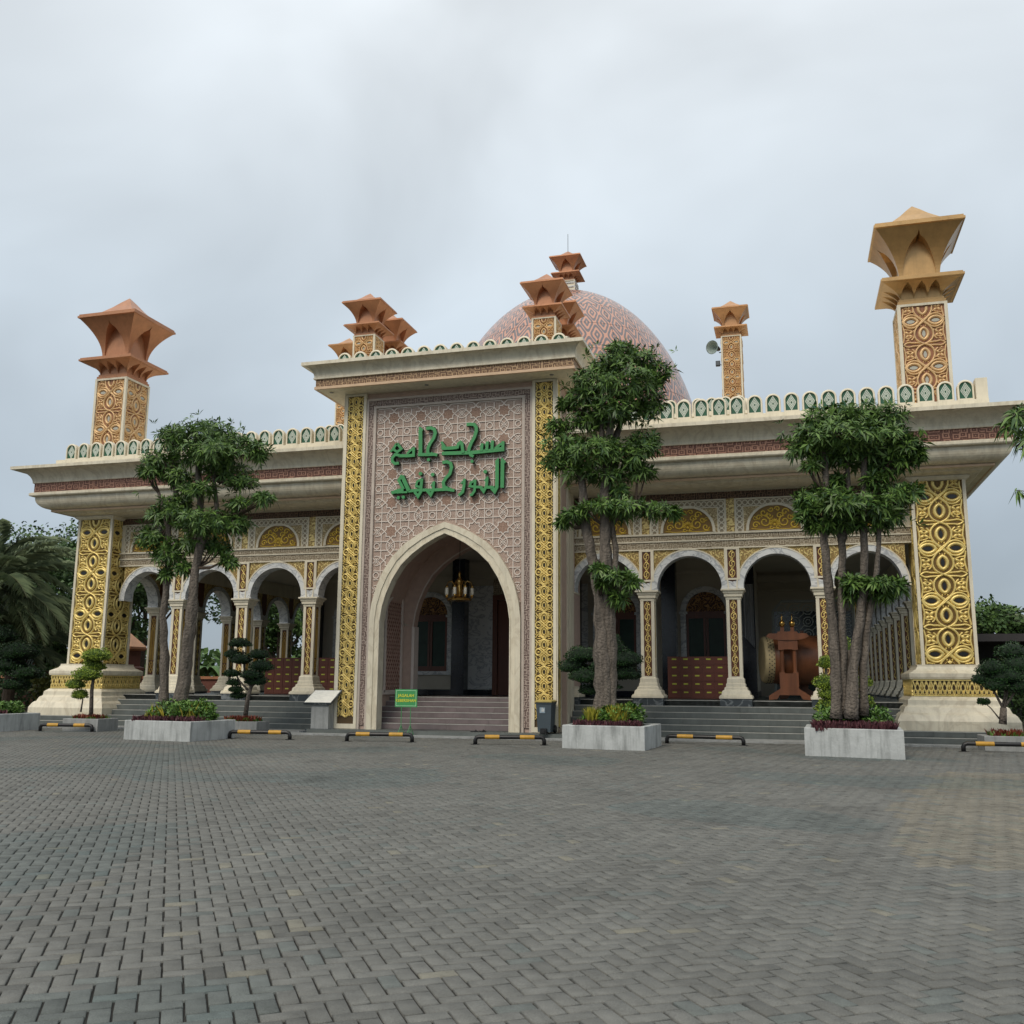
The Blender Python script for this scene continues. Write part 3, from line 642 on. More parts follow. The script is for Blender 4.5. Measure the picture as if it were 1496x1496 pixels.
obj('rear_wall', MB().box(LX+1.4, -19.7, PB-1.2, PB-.9, FL, 7.8).box(-1.4, RX-1.4, PB-1.2, PB-.9, FL, 7.8), WALLD, mosque)
# ---- prayer hall inside the veranda
HX0, HX1, HY0, HY1 = -19.7, -1.4, 38.5, 56.3
obj('hall_wall', MB().box(HX0,HX1,HY0,HY0+.3,FL,12.2).box(HX0,HX0+.3,HY0+.3,HY1-.3,FL,12.2).box(HX1-.3,HX1,HY0+.3,HY1-.3,FL,12.2).box(HX0,HX1,HY1-.3,HY1,FL,12.2), WALLD, mosque)
obj('hall_skirting', MB().box(HX0-.02,HX1+.02,HY0-.03,HY0-.005,FL,1.36).box(HX1+.005,HX1+.03,HY0,HY1,FL,1.36), NAVY, mosque)
obj('hall_roof', MB().box(HX0-.2,HX1+.2,HY0-.2,HY1+.2,12.2,12.33), CREAM2, mosque)
obj('wall_moulding', MB().box(HX0-.05,HX1+.05,HY0-.08,HY0-.004,5.9,6.05), WALLD, mosque)
merlon_row(HX0+.2, HX1-.2, HY0-.1, 12.33, .549)
for i in range(8): merlon(HX1+.1, HY0+.4+.549*i, 12.33, math.pi/2); merlon(HX0-.1, HY0+.4+.549*i, 12.33, -math.pi/2)
def window(x):
    y = HY0
    a1 = [(.76,2.1)]+arcpts(0,4.42,.76,0,math.pi,16)+[(-.76,2.1)]; a2 = [(.97,2.0)]+arcpts(0,4.42,.97,0,math.pi,16)+[(-.97,2.0)]
    r = obj('window', MB().strip(a1,a2,-.12,.02).box(-.97,.97,-.13,-.02,1.95,2.1).box(-1.02,-.70,-.16,-.01,4.32,4.42).box(.70,1.02,-.16,-.01,4.32,4.42), GREYM, mosque, (x,y,0))
    obj('tympanum', MB().prism([(.75,4.42)]+arcpts(0,4.42,.75,0,math.pi,16)[1:-1]+[(-.75,4.42)], -.06, -.002), ARABD, r, (x,y,0))
    fr = MB().box(-.75,.75,-.10,-.062,4.30,4.42)
    for s in (-1,1): fr.box(*sorted((s*.66,s*.75)),-.10,-.02,2.1,4.3); fr.box(*sorted((s*.01,s*.10)),-.10,-.02,2.1,4.3)
    fr.box(-.66,.66,-.09,-.021,2.1,2.3); fr.box(-.66,.66,-.09,-.021,4.15,4.3)
    obj('window_frame', fr, WOOD, r, (x,y,0))
    for s in (-1,1): obj('window_pane', MB().box(*sorted((s*.102,s*.658)),-.05,-.03,2.302,4.148), mat('dark_green_glass', (.02,.05,.035), .3, vary=.2, spec=.25), r, (x,y,0))
for o in (3.94,7.4):
    for s in (-1,1): window(XC+s*o)
for x0,x1 in ((XC-2.75,XC-1.2),(XC+1.2,XC+2.75)): obj('marble_panel', MB().box(x0,x1,HY0-.06,HY0-.005,1.37,5.6), GREYM, mosque)
d = obj('main_door', MB().box(-1.2,-1.0,-.16,0,FL+.02,5.0).box(1.0,1.2,-.16,0,FL+.02,5.0).box(-1.2,1.2,-.16,0,5.0,5.2), WOOD, mosque, (XC,HY0,0))
for s in (-1,1):
    lf = MB().box(*sorted((s*.01,s*.99)),-.08,-.01,FL+.02,4.98)
    for z in (1.4,2.6,3.8): lf.box(*sorted((s*.2,s*.8)),-.10,-.081,z,z+1.0)
    obj('door_leaf', lf, WOOD, d, (XC,HY0,0))
obj('door_overpanel', MB().box(-1.2,1.2,-.1,-.01,5.22,5.85), BANDC, d, (XC,HY0,0))
for o in (2.35,6.1,9.0):
    for s in (-1,1):
        obj('granite_pillar', MB().sq(0,0,[(.27,FL),(.27,6.6)]), NAVY, mosque, (XC+s*o,37.6 if o<9 else 37.9,0))
# dark rooms at the far end of the right aisle, with a pierced screen
obj('aisle_partition', MB().box(-1.38,2.6,45,45.2,FL,6.6), WALLD, mosque)
obj('partition_moulding', MB().box(-1.38,2.6,44.8,44.99,6.15,6.45).box(-1.38,2.6,44.86,44.99,5.75,5.85), WALLD, mosque)
sc_ = MB().box(-.35,2.5,42.0,42.12,5.0,5.1).box(-.75,-.65,42.0,42.12,FL,4.65).box(2.4,2.5,42.0,42.12,FL,5.0)
sc_.prism([(-.75,4.65),(-.65,4.65),(-.35,5.0),(-.35,5.1)], 42.001,42.119)
scr = obj('pierced_screen', sc_, mat('pale_screen_frame', (.30,.32,.31), .5), mosque)
fg = MB()
for i in range(6):
    for j in range(3):
        x, z = -.35+.52*i, 4.70-.5*j
        fg.flat([(x+.2*math.cos(t*math.pi/5), z+.2*math.sin(t*math.pi/5)) for t in range(10)], .04, .03, True, y=42.05); fg.flat([(x+.1*math.cos(t*math.pi/3), z+.1*math.sin(t*math.pi/3)) for t in range(6)], .03, .03, True, y=42.05)
        fg.flat([(x-.26,z-.25),(x-.14,z-.14)], .04,.03,y=42.05); fg.flat([(x+.26,z+.25),(x+.14,z+.14)], .04,.03,y=42.05)
obj('screen_fretwork', fg, mat('grey_fretwork', (.38,.42,.40), .5), scr)
obj('screen_panel', MB().box(-.65,2.4,42.07,42.09,FL,4.64), mat('dark_teal_glass', (.015,.03,.03), .12), scr)
# ---- dome
DZ0, DR, DT = 11.8, 6.85, 21.7
dome_y = 47.4
obj('dome_drum', MB().lathe([(7.1,12.3),(7.1,13.0),(6.9,13.1),(6.9,13.2)], 48), mat('orange_drum', (.55,.24,.11), .5), mosque, (XC,dome_y,0), smooth=False)
dm = bpy.data.materials.new('dome_arabesque'); dm.use_nodes = True; n = dm.node_tree.nodes; k = dm.node_tree.links; p = n['Principled BSDF']
uv = n.new('ShaderNodeUVMap'); uv.uv_map = 'UVMap'
def dmath(op, a, b=None):
    m = n.new('ShaderNodeMath'); m.operation = op
    for i, q in enumerate((a,b)):
        if q is None: continue
        if isinstance(q,(int,float)): m.inputs[i].default_value = q
        else: k.new(q, m.inputs[i])
    return m.outputs[0]
sp = n.new('ShaderNodeSeparateXYZ'); k.new(uv.outputs[0], sp.inputs[0])
nd = n.new('ShaderNodeTexNoise'); nd.inputs['Scale'].default_value = 3; nd.inputs['Detail'].default_value = 0; k.new(uv.outputs[0], nd.inputs[0])
def fr_(a): return dmath('SUBTRACT', dmath('FRACT', a), .5)
fp = fr_(dmath('ADD', sp.outputs[0], sp.outputs[1])); fq = fr_(dmath('SUBTRACT', sp.outputs[0], sp.outputs[1]))
ap, aq = dmath('ABSOLUTE', fp), dmath('ABSOLUTE', fq); mxx = dmath('MAXIMUM', ap, aq); mnn = dmath('MINIMUM', ap, aq)
rad = dmath('SQRT', dmath('ADD', dmath('MULTIPLY', fp, fp), dmath('MULTIPLY', fq, fq)))
dst = dmath('ADD', dmath('MULTIPLY', rad, .9), dmath('MULTIPLY', mxx, .1)); th4 = dmath('ARCTAN2', fp, fq)
wob = dmath('MULTIPLY', dmath('COSINE', dmath('MULTIPLY', th4, 4)), dmath('MULTIPLY', rad, 2.2))
wob2 = dmath('MULTIPLY', dmath('SINE', dmath('ADD', dmath('MULTIPLY', th4, 2), .785)), dmath('MULTIPLY', rad, .9))
rip = dmath('COSINE', dmath('ADD', dmath('ADD', dmath('MULTIPLY', dst, 22), wob), wob2))
r3 = dmath('MAXIMUM', dmath('GREATER_THAN', rip, .05), dmath('LESS_THAN', dmath('ABSOLUTE', dmath('SUBTRACT', mxx, .47)), .0))
x = n.new('ShaderNodeMix'); x.data_type = 'RGBA'; k.new(r3, x.inputs[0]); x.inputs[6].default_value = (.12,.10,.105,1); x.inputs[7].default_value = (.52,.25,.165,1)
k.new(x.outputs[2], p.inputs['Base Color']); p.inputs['Roughness'].default_value = .4; p.inputs['Coat Weight'].default_value = .6; p.inputs['Coat Roughness'].default_value = .22; p.inputs['Coat IOR'].default_value = 1.7
bp = n.new('ShaderNodeBump'); bp.inputs['Strength'].default_value = .5; bp.inputs['Distance'].default_value = .03; k.new(r3, bp.inputs['Height']); k.new(bp.outputs[0], p.inputs['Normal'])
def dprof(t): a = t*math.pi/2; return DR*math.cos(a), DZ0+(DT-DZ0)*math.sin(a)**1.08
NR, NA = 8, 20
sect = obj('dome', MB().lathe([(dprof(t/24)[0]*.992+.001, dprof(t/24)[1]-.02) for t in range(25)], 60), mat('dome_seam', (.16,.11,.11), .6), mosque, (XC,dome_y,0), smooth=True)
for r in range(NR):
    t0, t1 = r/NR*.96, (r+1)/NR*.96
    vs = []; fs = []; uvs = []; n1 = 4; g_ = .006
    mot = 2 if r < 5 else 1
    for i in range(n1+1):
        rr, z = dprof(t0+(t1-t0)*(i/n1*(1-2*g_)+g_))
        for j in range(n1+1):
            a = 2*math.pi/NA*(j/n1*(1-2*g_)+g_); vs.append((rr*math.cos(a), rr*math.sin(a), z)); uvs.append((j/n1*mot, r+i/n1))
    for i in range(n1):
        for j in range(n1): q = i*(n1+1)+j; fs.append((q,q+1,q+n1+2,q+n1+1))
    me = bpy.data.meshes.new('dome_panel'); me.from_pydata(vs,[],fs); ul = me.uv_layers.new(name='UVMap')
    for l in me.loops: ul.data[l.index].uv = uvs[l.vertex_index]
    me.polygons.foreach_set('use_smooth',[True]*len(fs)); me.materials.append(dm); me.update()
    for a in range(NA): place('dome_panel', me, sect, (XC,dome_y,0), 2*math.pi/NA*a)
fin = minaret(XC, dome_y, 21.0, 23.7, .63, .5, mosque, 'fin', cap_mat=COPPER_REDLIT)
obj('lightning_rod', MB().tube([(0,0,24.1),(0,0,25.2)], .018, 6), mat('steel', (.25,.26,.27), .4, .8), mosque, (XC,dome_y,0))
# ================================================================ PORTAL
XP, YF = -10.52, 29.12
PI_IN = [(-2.17,.16),(-2.17,3.55),(-2.10,4.02),(-1.98,4.42),(-1.78,4.88),(-1.48,5.35),(-1.11,5.70),(-.70,5.99),(-.31,6.20),(0,6.33)]
PI_OUT = [(-2.52,.16),(-2.52,3.60),(-2.46,4.12),(-2.31,4.66),(-2.10,5.14),(-1.79,5.62),(-1.36,6.04),(-.87,6.35),(-.40,6.56),(0,6.70)]
mir = lambda P: P+[(-x,z) for x,z in P[-2::-1]]
AIN, AOUT = mir(PI_IN), mir(PI_OUT)
portal = obj('portal', MB().strip([(x,z) for x,z in AOUT[1:-1]],[(x,11.2) for x,_ in AOUT[1:-1]], YF+.03, YF+.42).box(-3.64,-2.52,YF+.03,YF+.42,.16,11.2).box(2.52,3.64,YF+.03,YF+.42,.16,11.2)
   .box(-3.64,-3.0,YF+.42,32.6,.16,11.2).box(3.0,3.64,YF+.42,32.6,.16,11.2).box(-3.0,3.0,32.2,32.6,7.2,11.2), PINK, mosque, (XP,0,0))
obj('portal_arch', MB().strip(AIN, AOUT, YF-.10, YF+.30), CREAM, portal, (XP,0,0))
AM = [(x*.5+u*.5, z*.5+v*.5) for (x,z),(u,v) in zip(AIN,AOUT)]
obj('arch_moulding', MB().strip([(x*1.0,z) for x,z in AM], [(x,z) for x,z in AOUT], YF-.135, YF-.101).strip([(x*.995+u*.005,z) for (x,z),(u,v) in zip(AIN,AM)], [(x*.8+u*.2, z*.8+v*.2) for (x,z),(u,v) in zip(AIN,AM)], YF-.12, YF-.101), CREAM, portal, (XP,0,0))
# frame members
obj('field_frame', MB().box(-2.62,-2.53,YF-.05,YF+.03,.16,10.73).box(2.53,2.62,YF-.05,YF+.03,.16,10.73).box(-2.53,2.53,YF-.05,YF+.03,10.66,10.73)
    .box(-2.88,-2.80,YF-.06,YF+.03,.16,11.0).box(2.80,2.88,YF-.06,YF+.03,.16,11.0).box(-2.80,2.80,YF-.06,YF+.03,10.93,11.0), mat('pale_stone_frame', (.50,.43,.37), .6), portal, (XP,0,0))
obj('meander_band', MB().box(-2.80,-2.62,YF-.03,YF+.03,.3,10.93).box(2.62,2.80,YF-.03,YF+.03,.3,10.93).box(-2.62,2.62,YF-.03,YF+.03,10.73,10.93), MEANDER, portal, (XP,0,0))
g, e_ = pil_panel(.57, .33, 11.12, .815)
PG = g.mesh('gold_fretwork', GOLD, True); PE = e_.mesh('fretwork_eyes', EYE_DK)
g2, e2 = pil_panel(.34, .33, 11.12, .5); PG2 = g2.mesh('narrow_gold_fretwork', GOLD, True)
for s in (-1,1):
    x = XP+s*3.265
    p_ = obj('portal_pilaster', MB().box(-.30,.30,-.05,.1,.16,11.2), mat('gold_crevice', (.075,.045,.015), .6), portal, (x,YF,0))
    obj('pilaster_frame', MB().box(-.385,-.29,-.10,.1,.17,11.19).box(.29,.385,-.10,.1,.17,11.19).box(-.29,.29,-.10,.1,.17,.32).box(-.29,.29,-.10,.1,11.12,11.19), CREAM2, p_, (x,YF,0))
    place('gold_fretwork', PG, p_, (x,YF-.05,0)); place('fretwork_eyes', PE, p_, (x,YF-.05,0))
    # side face
    xs = XP+s*3.645; rz = s*math.pi/2
    sd_ = obj('portal_flank', MB().box(-.5,1.9,-.005,.05,.16,11.2), PINK, portal, (xs,29.55 if s>0 else 30.95,0), rz)
    fr_ = MB().box(*sorted((s*-.50,s*-.42)),-.05,0,.17,11.19).box(*sorted((s*-.08,s*.0)),-.05,0,.17,11.19).box(*sorted((s*.92,s*1.12)),-.05,0,.17,11.19).box(*sorted((s*1.3,s*1.9)),-.03,0,.17,11.19)
    yy = 29.55
    obj('flank_frame', fr_, CREAM2, sd_, (xs,yy,0), rz)
    obj('flank_gold_ground', MB().box(*sorted((s*-.42,s*-.08)),-.012,0,.3,11.15), GOLDBK, sd_, (xs,yy,0), rz)
    place('narrow_gold_fretwork', PG2, sd_, (xs+s*.012, yy-.25, 0), rz)
# strapwork star field
def in_field(x, z):
    if abs(x) > 2.53 or z > 10.66: return False
    ax = -abs(x)
    zo = 0
    for (x0,z0),(x1,z1) in zip(PI_OUT, PI_OUT[1:]):
        if x0 <= ax <= x1 and x1 > x0: zo = z0+(z1-z0)*(ax-x0)/(x1-x0)
    return z > zo+.02 if ax > -2.52 else True
strap = MB(); fills = MB(); C0 = .955
def seg(pts, closed=False, w=.035, h=.028):
    P = list(pts)+([pts[0]] if closed else []); run = []
    Q = []
    for a, b in zip(P, P[1:]):
        n_ = max(1, int(math.hypot(b[0]-a[0], b[1]-a[1])/.09)); Q += [(a[0]+(b[0]-a[0])*i/n_, a[1]+(b[1]-a[1])*i/n_) for i in range(n_)]
    Q.append(P[-1])
    for q in Q+[(99,99)]:
        if in_field(*q): run.append(q)
        else:
            if len(run) > 1:
                R = [run[0]]+[run[i] for i in range(1,len(run)-1) if abs((run[i][0]-run[i-1][0])*(run[i+1][1]-run[i][1])-(run[i][1]-run[i-1][1])*(run[i+1][0]-run[i][0]))>1e-6]+[run[-1]]
                strap.flat(R, w, h, y=0)
            run = []
PZ0 = 10.30
def rel(cx, cz, pts): return [(cx+a*C0, cz+b*C0) for a,b in pts]
stars = []
for i in range(-3,4):
    for j in range(-1,8):
        cx, cz = i*C0, PZ0-j*C0
        st = []
        for q in range(8):
            a = q*math.pi/4; r_ = .235 if q%2==0 else .245; st += [(r_*math.cos(a), r_*math.sin(a)), (.178*math.cos(a+math.pi/8), .178*math.sin(a+math.pi/8))]
        seg(rel(cx,cz,st), True, .030, .026)
        f_ = rel(cx,cz,[(a*.86,b*.86) for a,b in st])
        if all(in_field(*p_) for p_ in f_): stars.append((f_, cx, cz))
        for (mx_, mz_, ro) in ((cx+C0/2, cz, 0), (cx, cz-C0/2, 1)):
            T_ = (lambda P: P) if not ro else (lambda P: [(b,a) for a,b in P])
            for s in (-1,1):
                seg(rel(mx_,mz_,T_([(-.265,0),(-.17,s*.085),(-.08,s*.145),(0,s*.158),(.08,s*.145),(.17,s*.085),(.265,0)])), False, .027, .024)
                seg(rel(mx_,mz_,T_([(-.14,s*.10),(-.04,0),(.06,-s*.10)])), False, .022, .02)
                seg(rel(mx_,mz_,T_([(.14,s*.10),(.04,0),(-.06,-s*.10)])), False, .022, .022)
        hx, hz = cx+C0/2, cz-C0/2
        seg(rel(hx,hz,[(.10*math.cos(t*math.pi/6), .10*math.sin(t*math.pi/6)) for t in range(12)]), True, .028, .03)
        for s in (-1,1):
            for t_ in (0,1):
                R_ = (lambda P: P) if not t_ else (lambda P: [(b,a) for a,b in P])
                seg(rel(hx,hz,R_([(s*.265,-.5),(s*.15,-.39),(s*.15,.39),(s*.265,.5)])), False, .027, .022+.005*t_)
stuff(obj('star_strapwork', strap, STRAP, portal, (XP,YF+.027,0)))
for f_, cx, cz in stars: obj('star_panel', MB().prism(f_, -.022, .0), PINKF, portal, (XP,YF+.026,0))
obj('field_ground', MB().strip([(x,z) for x,z in AOUT[1:-1]],[(x,10.66) for x,_ in AOUT[1:-1]], YF+.026, YF+.029), PINKG, portal, (XP,0,0))
# portal cornice
PA = (XP-3.64, XP+3.64, YF-.1, 32.6)
cn = obj('portal_cornice', ring_rect(*PA, [(-1.5,11.2),(.0,11.2),(.70,11.22)]), CREAM2, portal)
obj('cornice_lip', ring_rect(*PA, [(.70,11.215),(.79,11.215),(.79,11.30),(.76,11.31)]), MATS['peach_fillet'], cn)
obj('cornice_band', ring_rect(*PA, [(.76,11.31),(.755,11.32),(.755,11.54),(.78,11.545)]), BAND2, cn)
obj('cornice_cove', ring_rect(*PA, [(.78,11.547),(.82,11.56),(.82,11.61)]+cove(.80,11.62,1.07,11.96)), CREAM, cn)
obj('cornice_top', ring_rect(*PA, [(1.07,11.962),(1.13,11.962),(1.13,12.075),(.0,12.1)]), CREAM, cn)
obj('portal_roof', MB().box(PA[0]-.3,PA[1]+.3,PA[2]-.3,PA[3]+.3,12.0,12.09), CREAM2, cn)
for dx in (-4.0, -.6, 3.6):
    obj('soffit_lamp', MB().lathe([(.05,-.03),(.07,-.02),(.07,.0)], 10), mat('lamp_rim', (.25,.25,.24), .4), cn, (XP+dx, YF-.45, 11.217))
merlon_row(XP-3.75, XP+3.75, 29.0, 12.05, .56, 1.0)
for i in range(6): merlon(XP+3.95, 29.4+.56*i, 12.05, math.pi/2); merlon(XP-3.95, 29.4+.56*i, 12.05, -math.pi/2)
for dx in (-3.19,3.19):
    for yy in (29.75,31.7): minaret(XP-.02+dx, yy, 12.05, 14.6, .55, .46, mosque, 'small', cap_mat=COPPER_REDLIT)
# passage behind the portal arch
AV = [(x*1.06, z+.12) for x,z in AOUT]
vault = MB(); 
for k in range(1,len(AV)-2):
    (x0,z0),(x1,z1) = AV[k],AV[k+1]; vault.add([(x0,YF+.4,z0),(x1,YF+.4,z1),(x1,32.3,z1),(x0,32.3,z0)],[(0,1,2,3)]); vault.add([(x0*1.04,YF+.42,z0+.1),(x1*1.04,YF+.42,z1+.1),(x1*1.04,32.25,z1+.1),(x0*1.04,32.25,z0+.1)],[(3,2,1,0)])
obj('passage_vault', vault, PINK, portal, (XP,0,0))
rear = [(x*.99,z+.75) if z<.2 else (x*.99,z+.05) for x,z in AIN]; rear2 = [(x*1.04,z) if z<.2 else (x*1.04,z+.1) for x,z in AOUT]
obj('rear_arch', MB().strip(AIN[1:-1], AV[1:-1], 32.0, 32.35).box(-2.75,-2.17,32.0,32.35,.9,3.6).box(2.17,2.75,32.0,32.35,.9,3.6), PINK, portal, (XP,0,0))
obj('rear_arch_moulding', MB().strip(AIN[1:-1], [(x*.9+u*.1,z*.9+v*.1) for (x,z),(u,v) in zip(AIN,AOUT)][1:-1], 31.96, 31.999).box(-2.22,-2.12,31.95,32.36,.9,3.55).box(2.12,2.22,31.95,32.36,.9,3.55), STRAP, portal, (XP,0,0))
for s in (-1,1):
    xw = XP+s*2.6; lo = (YF+.42, 32.0)
    wl = obj('passage_wall', MB().box(*sorted((xw,xw+s*.3)), lo[0], lo[1], .16, 5.2), PINK, portal)
    # mosaic strip and arched lattice panel
    obj('mosaic_strip', MB().box(*sorted((xw-s*.03,xw)), 29.62, 30.35, 1.5, 4.2), kufic('grey_mosaic', (.16,.15,.125), (.035,.035,.032), 11, 11) if 'grey_mosaic' not in MATS else MATS['grey_mosaic'], wl)
    ys = [30.5+1.3*i/12 for i in range(13)]; tp = [3.75+1.15*math.sqrt(max(0,(y-30.35)/1.5)) for y in ys]
    pb = MB()
    for k in range(12): pb.add([(xw-s*.02,ys[k],1.35),(xw-s*.02,ys[k+1],1.35),(xw-s*.02,ys[k+1],tp[k+1]),(xw-s*.02,ys[k],tp[k])],[(0,1,2,3)])
    obj('lattice_ground', pb, mat('lattice_ground', (.17,.085,.065), .7), wl)
    lt = MB()
    R_ = lambda P: [(y,z) for y,z in P]
    for i in range(-14,16):
        for dr in (-1,1):
            pts = []
            for q in range(60):
                y = 30.5+1.3*q/59; z = 3.0+i*.26+dr*(y-31.15)*1.45
                if 1.37 < z < 3.72+1.1*math.sqrt(max(0,(y-30.35)/1.5)): pts.append((y,z))
            if len(pts) > 2: lt.flat([pts[0],pts[-1]], .035, .02)
    for i in range(5):
        for j in range(14):
            y, z = 30.6+.18*2*i*.85, 1.5+.26*j
            if z < 3.6+1.0*math.sqrt(max(0,(y-30.35)/1.5)): lt.dome(y, z, .035, .05, .02, n=5)
    lt.v = [(xw-s*.02+s*b_, a_, c_) for a_,b_,c_ in lt.v]
    obj('diamond_lattice', lt, LATT, wl)
    ea = [(y,z) for y,z in zip(ys,tp)]; mo = MB().flat([(30.45,1.3),(30.45,3.7)]+[(y,z+.05) for y,z in ea]+[(31.87,5.0)], .09, .05); mo.flat([(31.87,5.0),(31.87,1.3)], .12, .05); mo.flat([(29.6,1.3),(31.9,1.3)], .14, .05)
    mo.v = [(xw-s*.02+s*b_, a_, c_) for a_,b_,c_ in mo.v]; obj('panel_moulding', mo, STRAP, wl)
# calligraphy: raised green letters, traced where they stand
def tr(P): return [(at(550+x/7.124, 600+y/7.124, YF-.1).x, at(550+x/7.124, 600+y/7.124, YF-.1).z) for x,y in P]
def strokes_to_word(name, strokes, dots=(), polys=(), label=None):
    b = MB(); side = MB(); k = 0; sc_w = .0206/7.124*1.02
    for P, w_ in strokes:
        k += 1; pts = tr(P); ww = w_*.00311*1.1
        b.flat(pts, ww, .02+.0015*k, y=-.13); side.flat(pts, ww*1.08, .13, y=0)
    for P in polys:
        k += 1; pts = tr(P); b.prism(pts, -.15-.0015*k, -.13); side.prism(pts, -.13, 0)
    for x,y,r in dots:
        k += 1; c = tr([(x,y)])[0]; rr = r*.00311; pts = [(c[0]+rr*math.cos(t*math.pi/8), c[1]+rr*math.sin(t*math.pi/8)) for t in range(16)]
        b.prism(pts, -.15-.0015*k, -.13); side.prism(pts, -.13, 0)
    o = obj(name, side, GREEND, portal, (0,YF-.02,0)); obj('letter_face', b, GREEN, o, (0,YF-.02,0))
    if label: o['label'] = label
strokes_to_word('arabic_word', [([(688,449),(1000,440),(1335,406)],34), ([(1322,322),(1320,420)],28), ([(1328,335),(1285,362),(1240,400)],24), ([(1240,404),(1320,396)],26),
   ([(1214,315),(1212,350),(1208,415)],28), ([(1214,322),(1190,356)],10), ([(1160,325),(1158,360),(1154,420)],28), ([(1160,330),(1136,364)],10), ([(1108,345),(1104,380),(1100,425)],28), ([(1108,350),(1082,382)],10),
   ([(945,150),(985,146),(1025,150),(1046,180),(1046,220),(1025,285),(992,345),(972,395),(968,430)],31), ([(968,430),(988,468),(1018,482)],26),
   ([(684,330),(705,362),(722,382)],22), ([(700,345),(697,400)],24), ([(690,398),(770,396),(850,388)],32), ([(848,398),(862,350),(882,335),(898,350),(904,400),(910,445)],30)],
   dots=[(1003,533,17)], label='first word of the upper line of green Arabic lettering, at the right')
strokes_to_word('arabic_word', [([(464,200),(465,330),(464,470)],38), ([(452,178),(488,212)],22), ([(440,462),(540,461),(610,458),(640,466)],30), ([(610,462),(575,440)],16),
   ([(525,190),(575,184),(608,198),(620,235),(604,290),(566,345),(545,390),(540,425),(548,462)],31), 
   ([(240,474),(330,474),(408,468)],30), ([(396,385),(394,478)],26), ([(402,395),(362,418),(325,455)],22), ([(222,345),(268,402),(225,436),(182,404),(222,345)],24), ([(155,432),(200,388)],20), ([(250,470),(205,462),(174,495),(174,535),(200,556),(242,550)],27)],
   dots=[(550,515,18)], label='second word of the upper line of green Arabic lettering, at the left')
strokes_to_word('arabic_word', [([(1318,520),(1316,660),(1314,806)],34), ([(1306,500),(1348,545)],18), ([(1262,520),(1261,690),(1258,800),(1236,842),(1212,815),(1212,788)],34), ([(1280,500),(1245,540)],16), ([(1215,800),(1160,802),(1130,800)],26),
   ([(1158,700),(1150,790),(1122,842),(1098,812),(1098,790)],28), ([(1166,690),(1130,735)],12), ([(1100,800),(1035,798)],24), ([(1034,722),(1030,800),(1028,840),(1000,878),(978,882)],24), ([(1036,730),(990,752),(978,790),(1028,796)],22),
   ([(922,715),(918,790),(905,850),(862,886)],27), ([(928,712),(888,765)],12)], dots=[(1140,640,20)], label='first word of the lower line of green Arabic lettering, at the right')
strokes_to_word('arabic_word', [([(692,542),(740,536),(778,552),(788,595),(770,660),(725,710),(702,750),(708,795),(750,815)],31), ([(340,842),(420,830),(600,828),(740,822),(818,834)],28), ([(800,826),(762,806)],14),
   ([(604,742),(598,830),(572,882),(540,842),(544,822)],27), ([(612,738),(575,785)],12), ([(480,712),(472,800),(470,845),(440,896),(405,848)],28), ([(484,716),(432,742),(420,790),(468,800)],22),
   ([(275,682),(300,740),(345,838)],36), ([(275,675),(240,728),(262,768),(290,822)],28), ([(290,826),(240,832),(165,862)],30), ([(165,858),(330,852)],18)],
   dots=[(593,670,20),(466,660,20),(237,910,18),(290,905,18)], label='second word of the lower line of green Arabic lettering, at the left')
# ================================================================ STEPS
HG = [.05,.23,.41,.59,.77,.95,1.13]; FY = [30.28,30.56,30.84,31.12,31.40,31.85]
steps = obj('entrance_steps', MB().box(LX-1.3, RX+1.3, 29.62, 33.3, -.05, .05), CONC2); struct(steps)
TM = {}
def tiled_step(x0, x1, y0, y1, z0, z1, m, parent, tw=.9, nos=True):
    n = max(1, round((x1-x0)/tw)); w_ = (x1-x0)/n
    key = (round(w_,3), round(y1-y0,3), round(z1-z0,3), m.name)
    if key not in TM: TM[key] = MB().rings([(.004,w_-.004,.004,y1-y0,0),(.002,w_-.002,.0,y1-y0,.01),(.002,w_-.002,.0,y1-y0,z1-z0-.008),(.006,w_-.006,.008,y1-y0,z1-z0)]).mesh('stone_tile', m)
    for i in range(n): place('stone_tile', TM[key], parent, (x0+i*w_, y0, z0))
    if nos: obj('nosing', MB().box(x0, x1, y0-.006, y0+.03, z1-.016, z1+.003), STEPE, parent)
core = MB()
for s in (-1,1):
    xa, xb = (LX+PW+.02, XP-3.70) if s<0 else (XP+3.70, RX-PW-.02)
    xo0, xo1 = (LX-1.1, XP-3.7) if s<0 else (XP+3.7, RX+1.1)
    # two bottom steps run on round the corner pillars
    xi, xj = (LX+PW+.9, XP-3.7) if s<0 else (XP+3.7, RX-PW-.9)
    tiled_step(xi, xj, FY[0], 33, .05, .23, STEPM, steps); tiled_step(xi, xj, FY[1], 33, .232, .41, STEPM, steps)
    px0, px1 = (LX-1.1, LX+PW+.9) if s<0 else (RX-PW-.9, RX+1.1)
    tiled_step(px0, px1, 29.62, 34, .05, .215, STEPM, steps); tiled_step(px0+.15, px1-.15, 29.95, 34, .217, .374, STEPM, steps)
    for k in range(2,5): tiled_step(xa, xb, FY[k], 33, HG[k]+.002, HG[k+1], STEPM, steps)
    tiled_step(xa, xb, FY[5], 33, HG[5]+.002, HG[6], STEPM, steps)
obj('portal_slab', MB().box(XP-4.3, XP+4.05, 28.45, 29.4, -.02, .16).box(XP-2.6,XP+2.6,29.4,32,-.02,.158), STEPM, steps)
PT = [(29.5,.35),(29.8,.51),(30.1,.69),(30.4,.86),(30.7,1.02),(31.0,1.16)]
zb_ = .16
for y_, z_ in PT: tiled_step(XP-2.58, XP+2.58, y_, 33.0, zb_+.002, z_, STEPP, steps, 1.3); zb_ = z_
